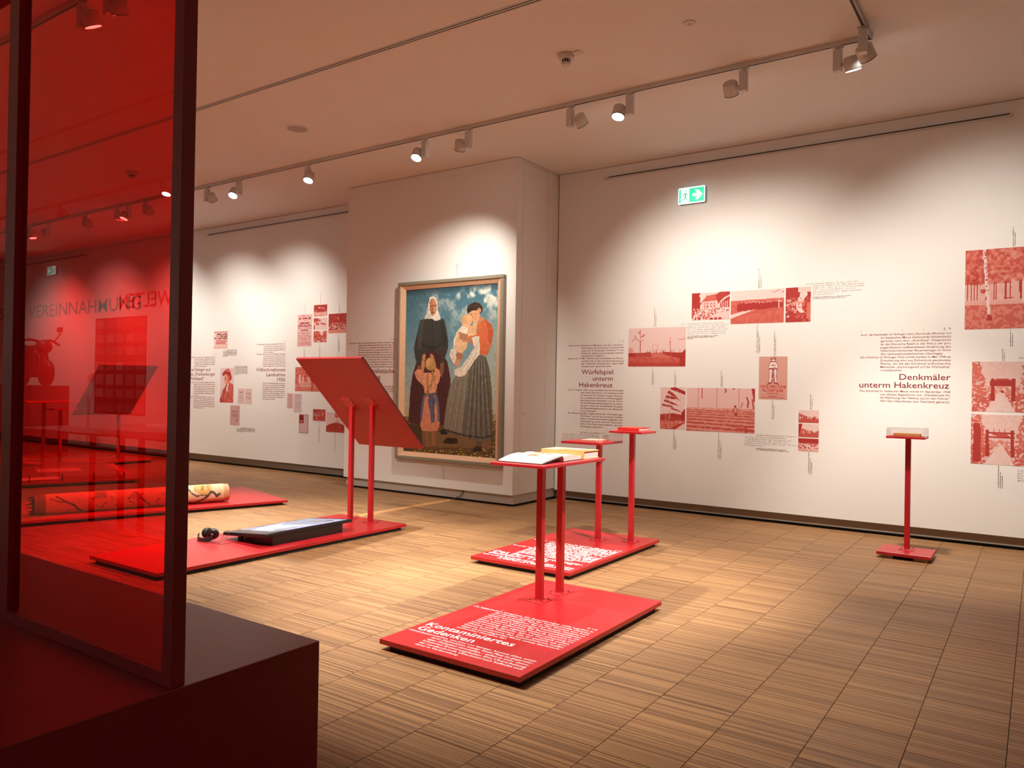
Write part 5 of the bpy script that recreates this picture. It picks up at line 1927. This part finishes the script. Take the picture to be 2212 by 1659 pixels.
print_on((-10.007, -9.707, 0.905, 1.099), p_group(), YL, 'small dark red group photo left of the hill print')
print_on((-9.683, -9.240, 0.735, 1.060), p_mound(), YL, 'red photo of a lone tree on a round hill')

# ================================================================== wall texts
LP = 0.0347


def wall_text(name_label, Yw, right, base1, para1, hb, heads, para2, number, base2=None, hang=0.2, width=0.855, fit=1.0):
    """the exhibition's text panel: hanging first line, big heading, second paragraph, right margin at `right`"""
    o = thing('text_panel', (right - width / 2, Yw, base1), name_label, 'wall text', 'dark red wall texts')
    fn = on_wall(Yw)
    mb = MB()
    for k, s in enumerate(para1):
        h, s = (s[0] == '>'), s.lstrip('>')
        x0 = right - width if h else right - width + hang
        full = not s.endswith('~')
        s = s.rstrip('~')
        put_line(mb, s, fn, x0, base1 - k * LP, 0.0205, (right - x0) if full else (right - x0) * (0.028 * len(s)) / 1.2, None, 0.004)
    mb.build('upper_paragraph', M['inkdim'], o, fixn=False)
    hd = MB()
    for k, (s, r_, cap, w) in enumerate(heads):
        put_line(hd, s, fn, 0, hb - k * 0.086, cap, w, r_, 0.004)
    hd.build('heading', M['ink'], o, fixn=False)
    if para2:
        mb = MB()
        for k, s in enumerate(para2):
            h, s = (s[0] == '>'), s.lstrip('>')
            x0 = right - width if h else right - width + hang
            full = not s.endswith('~')
            s = s.rstrip('~')
            put_line(mb, s, fn, x0, base2 - k * LP, 0.0205, (right - x0) if full else (right - x0) * (0.028 * len(s)) / 1.2, None, 0.004)
        mb.build('lower_paragraph', M['inkdim'], o, fixn=False)
    nb = MB()
    put_mono(nb, number, fn, right - 0.072, base1 + 0.042, 0.024, 0.024)
    for k in range(4):
        x = right - width + k * 0.2 + 0.004
        nb.add([fn(x, base1 + 0.045), fn(x + 0.006, base1 + 0.045), fn(x + 0.006, base1 + 0.052), fn(x, base1 + 0.052)], [(0, 1, 2, 3)])
    nb.build('number', M['greyink'], o, fixn=False)


wall_text('dark red wall text with the heading Denkmäler unterm Hakenkreuz', YR, -0.758, 2.137,
          ['>Auch die Denkmäler im Emlinger Holz (Gemeinde Alkoven) und', 'im Seebacher Moos (Gemeinde Hinzenbach)', 'gerieten nach dem „Anschluss“ Österreichs',
           'an das Deutsche Reich in den Fokus der pro-', 'pagandistisch aufbereiteten Erzählung des', 'Oberösterreichischen Bauernkrieges im Sinne', 'der nationalsozialistischen Ideologie:~',
           '>Das Denkmal im Emlinger Holz erhielt bereits im Mai 1938 als', 'Erweiterung eine aus Eichenholz geschnitzte', 'Pforte, um die das Denkmal aufsuchenden', 'Menschen „stimmungsvoll auf die Weihstätte“', 'vorzubereiten.~'],
          1.664, [('Denkmäler', -0.757, 0.062, 0.472), ('unterm Hakenkreuz', -0.769, 0.062, 0.850)],
          ['>Das Denkmal im Seebacher Moos wurde im September 1938', 'von dessen Eigentümer aus „Dankbarkeit für', 'die Befreiung der Heimat durch den Führer“', 'dem Gau Oberdonau zum Geschenk gemacht.'], '5.9', 1.533)
wall_text('dark red wall text with the heading Würfelspiel unterm Hakenkreuz', YR, -4.445, 2.082,
          ['>Schon in den Wochen und Monaten nach dem „Anschluss“', '1938 rückten das Denkmal am Haushamerfeld', 'sowie das „Frankenburger Würfelspiel“ in den', 'Fokus der Selbstinszenierung des national-', 'sozialistischen Regimes.~',
           '>Bereits am 15. Mai 1938 fand eine Gedenkfeier am Hausha-', 'merfeld statt, zu der, laut Berichterstattung', 'des Völkischen Beobachters, „über 5000', 'Parteigenossen“ gekommen seien.~'],
          1.710, [('Würfelspiel', -4.595, 0.060, 0.469), ('unterm', -4.597, 0.060, 0.295), ('Hakenkreuz', -4.598, 0.060, 0.498)],
          ['>Am 14. August 1938 reiste schließlich die NS-Prominenz', 'des Gaues Oberdonau zum Haushamerfeld', 'an, darunter der Gauleiter August Eigruber,', 'der Landesbauernführer und Reichstagsab-', 'geordnete Anton Reinthaller und der Führer',
           'des SS-Oberabschnittes Donau Ernst Kalten-', 'brunner. Anlass war die feierliche Übergabe', 'des Bauernkriegsdenkmals in die Obhut des', 'Gaues Oberdonau.~',
           '>Am Abend desselben Tages wurde das „Frankenburger', 'Würfelspiel“ auf der neu errichteten Freilicht-', 'bühne in Frankenburg erneut aufgeführt. Die', 'Veranstaltung, an der auch der Reichsstatt-', 'halter Arthur Seyß-Inquart teilnahm, war stark', 'ideologisch inszeniert.~'], '5.7', 1.488, width=0.825)
wall_text('dark red wall text with the heading Völkisch-nationale Landnahme 1926', YL, -10.735, 2.195,
          ['>Die Denkmalerrichtung am Haushamerfeld 1925 war ein', 'erster erfolgreicher Versuch, die völkisch-na-', 'tionale Deutung des Bauernkrieges nach-', 'haltig im öffentlichen Gedächtnis Oberöster-', 'reichs zu verankern.~',
           '>1926 folgten zahlreiche weitere Gedenkfeiern und Denk-', 'malerrichtungen: etwa in Peuerbach, im Em-', 'linger Holz (Gemeinde Alkoven), im Seeba-', 'cher Moos (Gemeinde Hinzenbach) und in', 'Pinsdorf – alle unter ähnlichen politischen', 'Rahmenbedingungen. Als Festredner und', 'Initiatoren fungierten zum Teil die auch schon'],
          1.728, [('Völkisch-nationale', -10.738, 0.060, 0.79), ('Landnahme', -10.737, 0.060, 0.50), ('1926', -10.735, 0.060, 0.21)],
          ['1925 am Haushamerfeld aktiven Akteure,', 'darunter etwa der Schriftsteller Karl Itzinger,', 'der oberösterreichische Landesrat Hermann', 'Franz Mayer oder der Lehrer Franz Wie-', 'senberger. Prägnant im Rahmenprogramm', 'zahlreicher Gedenkveranstaltungen des Jahres', '1926 war außerdem die Aufführung von', 'Itzingers „Frankenburger Würfelspiel“ in', 'den jeweiligen Gemeinden.~'], '5.5', 1.510, width=0.79, hang=0.19)
wall_text('dark red wall text cut by the red frame, heading with Frankenburger Würfelspiel', YL, -12.736, 1.983,
          ['>Zusammen mit zahlreichen regionalen „Heimat-', 'dichter“ Karl Itzinger (1888–1948) verfasste', 'in der Zwischenkriegszeit ab 1925 das', 'Volksstück „Das Frankenburger Würfelspiel“', 'und überarbeitete das Schauspiel „Das Blut-', 'gericht am Haushamerfeld“.~'],
          1.730, [('Karl Itzinger und', -12.892, 0.060, 0.66), ('das „Frankenburger', -12.731, 0.060, 0.83), ('Würfelspiel“', -13.084, 0.060, 0.47)],
          ['>Im selben Jahr 1925 wurde das Spiel uraufgeführt. Die Hand-', 'lung, die sich noch bis heute erhalten hat, zeigt', 'Bauern aus dem Landl, die um ihr Leben würfeln', 'müssen. Itzinger wurde im Jahr der nationalsozia-', 'listischen Machtergreifung „Blut und Boden“ Ideologe',
           'und erhielt den Ehrentitel in Franken. „Die Heimat', 'einer deutschen Heldin“ auf Plakaten, Grenzen', 'und Fahnen~', '>Nach seinem Tod veröffentlicht Itzinger – sprach zu den', 'Regeln der Waffen – weitere bekannte Heimat-', 'erzählungen. Seine Werke, die oft in den Jahren',
           '1950–1960 große Bekanntheit erreichten, prägen', 'auch über Österreich hinaus das Volkstheater und', 'den Blick auf die Geschichte des Landes. Eine', 'Neubewertung fehlte.~'], '5.4', 1.505, width=0.86)
wall_text('dark red wall text on the bay, mostly covered by the tilted board', YBAY, -7.522, 2.117,
          ['>Die bereits in der Zwischenkriegszeit vom völkisch-nationalen Lager', 'aufbereitete Deutung des Bauernkriegs fügte sich', 'nahtlos in die Propaganda des Nationalsozialismus', 'ein. Dies konnte umso leichter geschehen, da die', 'nationalsozialistische Ideologie den „Bauernstand“',
           'stark idealisierte, verherrlichte und vereinnahmte.', 'So konnte die nationalsozialistische Erzählung den', 'Bauernkrieg in dem nach dem „Anschluss“ 1938', 'als „Oberdonau“ bezeichneten Oberösterreich als', 'Bestandteil in ihre „Blut-und-Boden“-Ideo-', 'logie einfügen. Der Aufstand der Bauern in den Jahren'],
          1.690, [('Nationalsozialistische', -7.521, 0.060, 0.90), ('Deutung', -7.792, 0.060, 0.34)],
          ['1525 und 1626 wurde zu einem nationalsozi-', 'alistischen Ereignis umgedeutet, zum Vorläufer', 'der „Bewegung“ sowie der'], '5.6', 1.490, width=0.915, hang=0.19)

# typewriter quotations
def quote(lines, x1, x2, z, pitch, lead, cap, label, notes=()):
    o = thing('quotation', (x2, YR, z), label, 'wall text', 'typewriter quotations on the right wall')
    fn = on_wall(YR)
    mb = MB()
    for k, s in enumerate(lines):
        put_mono(mb, s, fn, x1 if k == 0 else x2, z - k * lead, cap, pitch)
    mb.build('quoted_text', M['greyink'], o, fixn=False)
    if notes:
        mb = MB()
        for k, (x, zz, ln) in enumerate(notes):
            put_dashes(mb, fn, x, zz, ln, 0.0075, int(abs(x) * 100) + k)
        mb.build('source_note', M['greyink'], o, fixn=False)


quote(['„Drei Jahrhunderte lang waren die Opfer', 'einer finsteren Zeit verfemt und als', 'Rebellen verschrien. Jetzt dürfen', 'wir sie wieder emporheben ins Licht,', 'weil uns durch die Siegestaten des', 'Führers die Freiheit gegeben ward.“'],
      -3.678, -3.586, 2.326, 0.01435, 0.0243, 0.0155, 'typewriter quotation right of the meadow photo', [(-3.585, 2.177, 0.39), (-3.585, 2.162, 0.34), (-3.585, 2.147, 0.07)])
quote(['„Dieses Denkmal gehört zu uns, weil der', 'Kampf der Bauern vor 300 Jahren unser', 'Kampf war, weil er ein Freiheitskampf', 'war, weil diese Bauern, wie wir', 'Nationalsozialisten, gegen dasselbe', 'System kämpften.“'],
      -2.206, -2.114, 2.728, 0.01435, 0.0243, 0.0155, 'typewriter quotation right of the top photo row', [(-2.114, 2.578, 0.40), (-2.114, 2.562, 0.33)])
quote(['„Große Hakenkreuzfahnen säumten', 'den Weg vom festlich geschmückten', 'Frankenburg hinauf zum Spielplatz der', 'deutschen Passion. SA- und SS- mit', 'Fackeln stand Spalier oder sorgte für die', 'Platzanweisung.“'],
      -2.726, -2.856, 1.002, 0.01435, 0.0243, 0.0155, 'typewriter quotation below the bench photo', [(-2.72, 0.850, 0.34), (-2.72, 0.835, 0.37)])
quote(['„Nun'], -0.189, -0.189, 1.880, 0.0155, 0.0243, 0.016, 'cut-off typewriter word above the upper gate photo')
quote(['Stät', 'auf', 'Die', 'Zeit', 'gefa'], -0.177, -0.177, 0.778, 0.0155, 0.0240, 0.016, 'cut-off typewriter lines below the lower gate photo')

# hair-thin upright captions above and below the prints (too fine to read)
caps = [(YR, -2.72, 2.715, 2.95, 3), (YR, -2.73, 1.965, 2.305, 3), (YR, -4.02, 2.31, 2.54, 2), (YR, -4.04, 1.58, 1.80, 2), (YR, -3.74, 1.56, 1.76, 2), (YR, -3.74, 0.78, 1.02, 3),
        (YR, -3.15, 1.56, 1.75, 2), (YR, -3.17, 0.70, 1.015, 3), (YR, -2.53, 1.93, 2.22, 2), (YR, -2.54, 1.20, 1.42, 2), (YR, -2.12, 1.325, 1.49, 2), (YR, -2.13, 0.60, 0.845, 3),
        (YR, -0.235, 2.985, 3.18, 2), (YR, -0.245, 2.0, 2.17, 2), (YR, -0.31, 1.86, 1.98, 2), (YR, -0.33, 0.60, 0.82, 3),
        (YL, -10.25, 2.71, 2.87, 1), (YL, -9.87, 2.85, 3.05, 1), (YL, -9.42, 2.69, 2.84, 2), (YL, -10.26, 1.95, 2.13, 2), (YL, -9.88, 1.95, 2.20, 2), (YL, -9.43, 2.05, 2.345, 3),
        (YL, -9.86, 0.55, 0.895, 2), (YL, -9.46, 0.45, 0.725, 1), (YBAY, -6.42, 2.985, 3.17, 1), (YBAY, -6.60, 0.27, 0.46, 2)]
names = ['above the march photo', 'below the march photo', 'above the meadow photo', 'below the meadow photo', 'above the banner photo', 'below the banner photo', 'above the bench photo', 'below the bench photo', 'above the salmon poster', 'below the salmon poster',
         'above the stack of three small photos', 'below the stack of three small photos', 'above the birch park photo', 'below the birch park photo', 'above the upper gate photo', 'below the lower gate photo', 'above the tall pink notice', 'above the left wall stack',
         'above the dark festival photo', 'below the tall pink notice', 'below the left wall stack', 'below the dark festival photo', 'below the small group photo', 'below the round hill photo', 'above the painting', 'below the painting']
for (Yw, x, z0, z1, n), nm in zip(caps, names):
    mb = MB()
    for k in range(n):
        ln = (z1 - z0) * (1.0, 0.72, 0.55)[k]
        put_dashes(mb, lambda a, b, k=k, Yw=Yw, x=x, z0=z0: (x + 0.016 * k - b, Yw - 0.0015, z0 + a), 0.0, 0.0, ln, 0.0065, int(z0 * 1000) + k)
    o = mb.build('caption', M['greyink'], None, fixn=False)
    tag(o, 'hair-thin upright caption ' + nm, 'caption', 'upright captions beside the prints')
for k, (x0_, z_, w_, n_, wh) in enumerate(((-12.50, 2.115, 0.41, 7, 'below the name plate print'), (-12.15, 1.815, 0.38, 9, 'right of the portrait'), (-12.05, 0.70, 0.52, 5, 'below the plain mauve letter'))):
    mb = MB()
    for j in range(n_):
        put_dashes(mb, on_wall(YL), x0_ + (0.12 if (j == 0 and k != 1) else 0), z_ - 0.0185 * j, w_ * (1 if j < n_ - 1 else 0.35) - (0.12 if (j == 0 and k != 1) else 0), 0.0095, 300 + 10 * k + j)
    tag(mb.build('caption', M['greyink'], None, fixn=False), 'block of fine print ' + wh, 'caption', 'fine print on the left wall')

mb = MB()
put_line(mb, 'POLITISCHE VEREINNAHMUNG', on_wall(YL), 0, 3.005, 0.30, None, -15.30, 0.006)
mb_w = max(v[0] for v in mb.v) - min(v[0] for v in mb.v)
mb = MB()
put_line(mb, 'POLITISCHE VEREINNAHMUNG', on_wall(YL), 0, 3.005, 0.29, 8.25, -15.30, 0.006)
tag(mb.build('wall_lettering', M['inkdim'], None, fixn=False), 'large lettering POLITISCHE VEREINNAHMUNG seen through the red glass', 'lettering', kind='thing')

# ================================================================== behind the viewer: what the red glass mirrors
mb = MB()
put_line(mb, 'WELTEN', lambda x, z: (-x, YB + 0.002, z), 13.72, 2.995, 0.29, 1.92, None, 0.01)
tag(mb.build('wall_lettering', M['ink'], None, fixn=False), 'large lettering WELTEN mirrored in the red glass', 'lettering', kind='thing')
gp = Img(44, 46, (150, 60, 54))
for i in range(5):
    for j in range(7):
        a = 60 + rng.integers(0, 90)
        gp.put((np.abs(gp.u - 0.10 - 0.2 * i) < 0.078) & (np.abs(gp.v - 0.07 - 0.143 * j) < 0.045), (110 + a * 0.7, 50 + a * 0.6, 46 + a * 0.6))
o = img_mesh(gp, lambda u, v, d: (-14.59 - 1.97 * u, YB + 0.0005 + d, 2.825 - 2.0 * v), 'poster_print', M['print'], None, thick=0.002)
tag(o, 'large dark red poster with a grid of small pictures, mirrored in the glass', 'poster', 'red printed posters')
p8 = thing('display_platform', (-7.6, -1.2, 0), 'red platform with two table tops behind the viewer, mirrored in the glass', 'display stand', 'red display platforms')
platform_base(p8, -8.55, -6.7, -1.75, -0.95)
post(p8, -8.02, -1.28, 0.97)
post(p8, -7.30, -1.19, 0.99)
post(p8, -6.95, -1.19, 0.99)
table(p8, -9.15, -7.42, -1.55, -1.05, 0.99)
table(p8, -7.22, -6.15, -1.45, -0.95, 1.01)
cover(-7.0, -6.25, -1.40, -1.0, 1.01, 0.09, 'clear acrylic cover on the table mirrored in the red glass')
# dark exhibit on a pedestal: a vintage motorcycle
px_, py_ = -16.6, -4.45
pd = thing('pedestal', (px_, py_, 0), 'tall dark red pedestal under the motorcycle, mirrored in the red glass', 'pedestal')
MB().box(px_ - 0.72, px_ + 0.72, py_ - 0.35, py_ + 0.35, 0.0, 1.40, 0.01).build('block', M['redshade'], pd)
mc = thing('motorcycle', (px_, py_, 1.40), 'dark vintage motorcycle on a pedestal, mirrored in the red glass', 'motorcycle')
m = MB()
m.cyl((px_ - 0.50, py_ - 0.05, 1.65), (px_ - 0.50, py_ + 0.05, 1.65), 0.25, 0.25, 24)
m.build('rear_wheel', M['motor'], mc)
m = MB()
m.cyl((px_ + 0.50, py_ - 0.05, 1.65), (px_ + 0.50, py_ + 0.05, 1.65), 0.25, 0.25, 24)
m.build('front_wheel', M['motor'], mc)
MB().ball((px_ - 0.02, py_, 2.02), 0.30, (1.15, 0.6, 0.62)).build('tank', M['motor'], mc)
MB().ball((px_ - 0.50, py_, 2.10), 0.30, (1.1, 0.5, 0.42)).build('saddle', M['motor'], mc)
MB().box(px_ - 0.30, px_ + 0.25, py_ - 0.13, py_ + 0.13, 1.56, 1.92, 0.03).build('engine', M['motor'], mc)
for s in (-1, 1):
    MB().cyl((px_ + 0.50, py_ + s * 0.07, 1.65), (px_ + 0.26, py_ + s * 0.07, 2.22), 0.03).build('fork', M['motor'], mc)
MB().tube(smooth_pts([(px_ + 0.10, py_ - 0.42, 2.22), (px_ + 0.22, py_ - 0.2, 2.30), (px_ + 0.26, py_, 2.26), (px_ + 0.22, py_ + 0.2, 2.30), (px_ + 0.10, py_ + 0.42, 2.22)]), 0.025).build('handlebar', M['motor'], mc)
MB().ball((px_ + 0.42, py_, 2.16), 0.14).build('headlight', M['motor'], mc)
for s in (-1, 1):
    mm = MB()
    mm.tube(smooth_pts([(px_ + 0.20, py_ + s * 0.28, 2.28), (px_ + 0.28, py_ + s * 0.34, 2.42), (px_ + 0.22, py_ + s * 0.38, 2.52)]), 0.012)
    mm.box(px_ + 0.12, px_ + 0.30, py_ + s * 0.38 - 0.02, py_ + s * 0.38 + 0.02, 2.48, 2.58, 0.01)
    mm.build('mirror', M['motor'], mc)

# ================================================================== foreground: red plinth, its shade put into the colour, and the glazed frame on it
pl = thing('plinth', (-3.6, 1.2, 0), 'large red box plinth, darkened for shade, in the lower left foreground', 'plinth')
MB().box(-5.6, -2.197, 0.15, 1.962, 0.0, 0.55, 0.002).build('box', M['redshade'], pl)
fr = thing('glazed_frame', (-3.3, 1.4, 0.55), 'tall dark red frame with red glass panes standing on the plinth', 'frame')
Y0, Y1 = 1.375, 1.421
ZT = 3.10
MB().box(-2.258, -2.206, Y0, Y1, 0.5505, ZT, 0.001).build('post', M['redshade'], fr)
MB().box(-3.418, -3.336, Y0, Y1, 0.5505, ZT, 0.001).build('post', M['redshade'], fr)
MB().box(-5.2, -5.148, Y0, Y1, 0.5505, ZT, 0.001).build('post', M['redshade'], fr)
for a, b in ((-3.336, -2.258), (-5.148, -3.418)):
    MB().box(a, b, Y0, Y1, 0.5505, 0.592, 0.001).build('rail', M['redshade'], fr)
    MB().box(a, b, Y0, Y1, ZT - 0.045, ZT, 0.001).build('rail', M['redshade'], fr)
    MB().add([(a, 1.397, 0.592), (b, 1.397, 0.592), (b, 1.397, ZT - 0.045), (a, 1.397, ZT - 0.045)], [(0, 1, 2, 3)]).build('glass_pane', M['redglass'], fr)
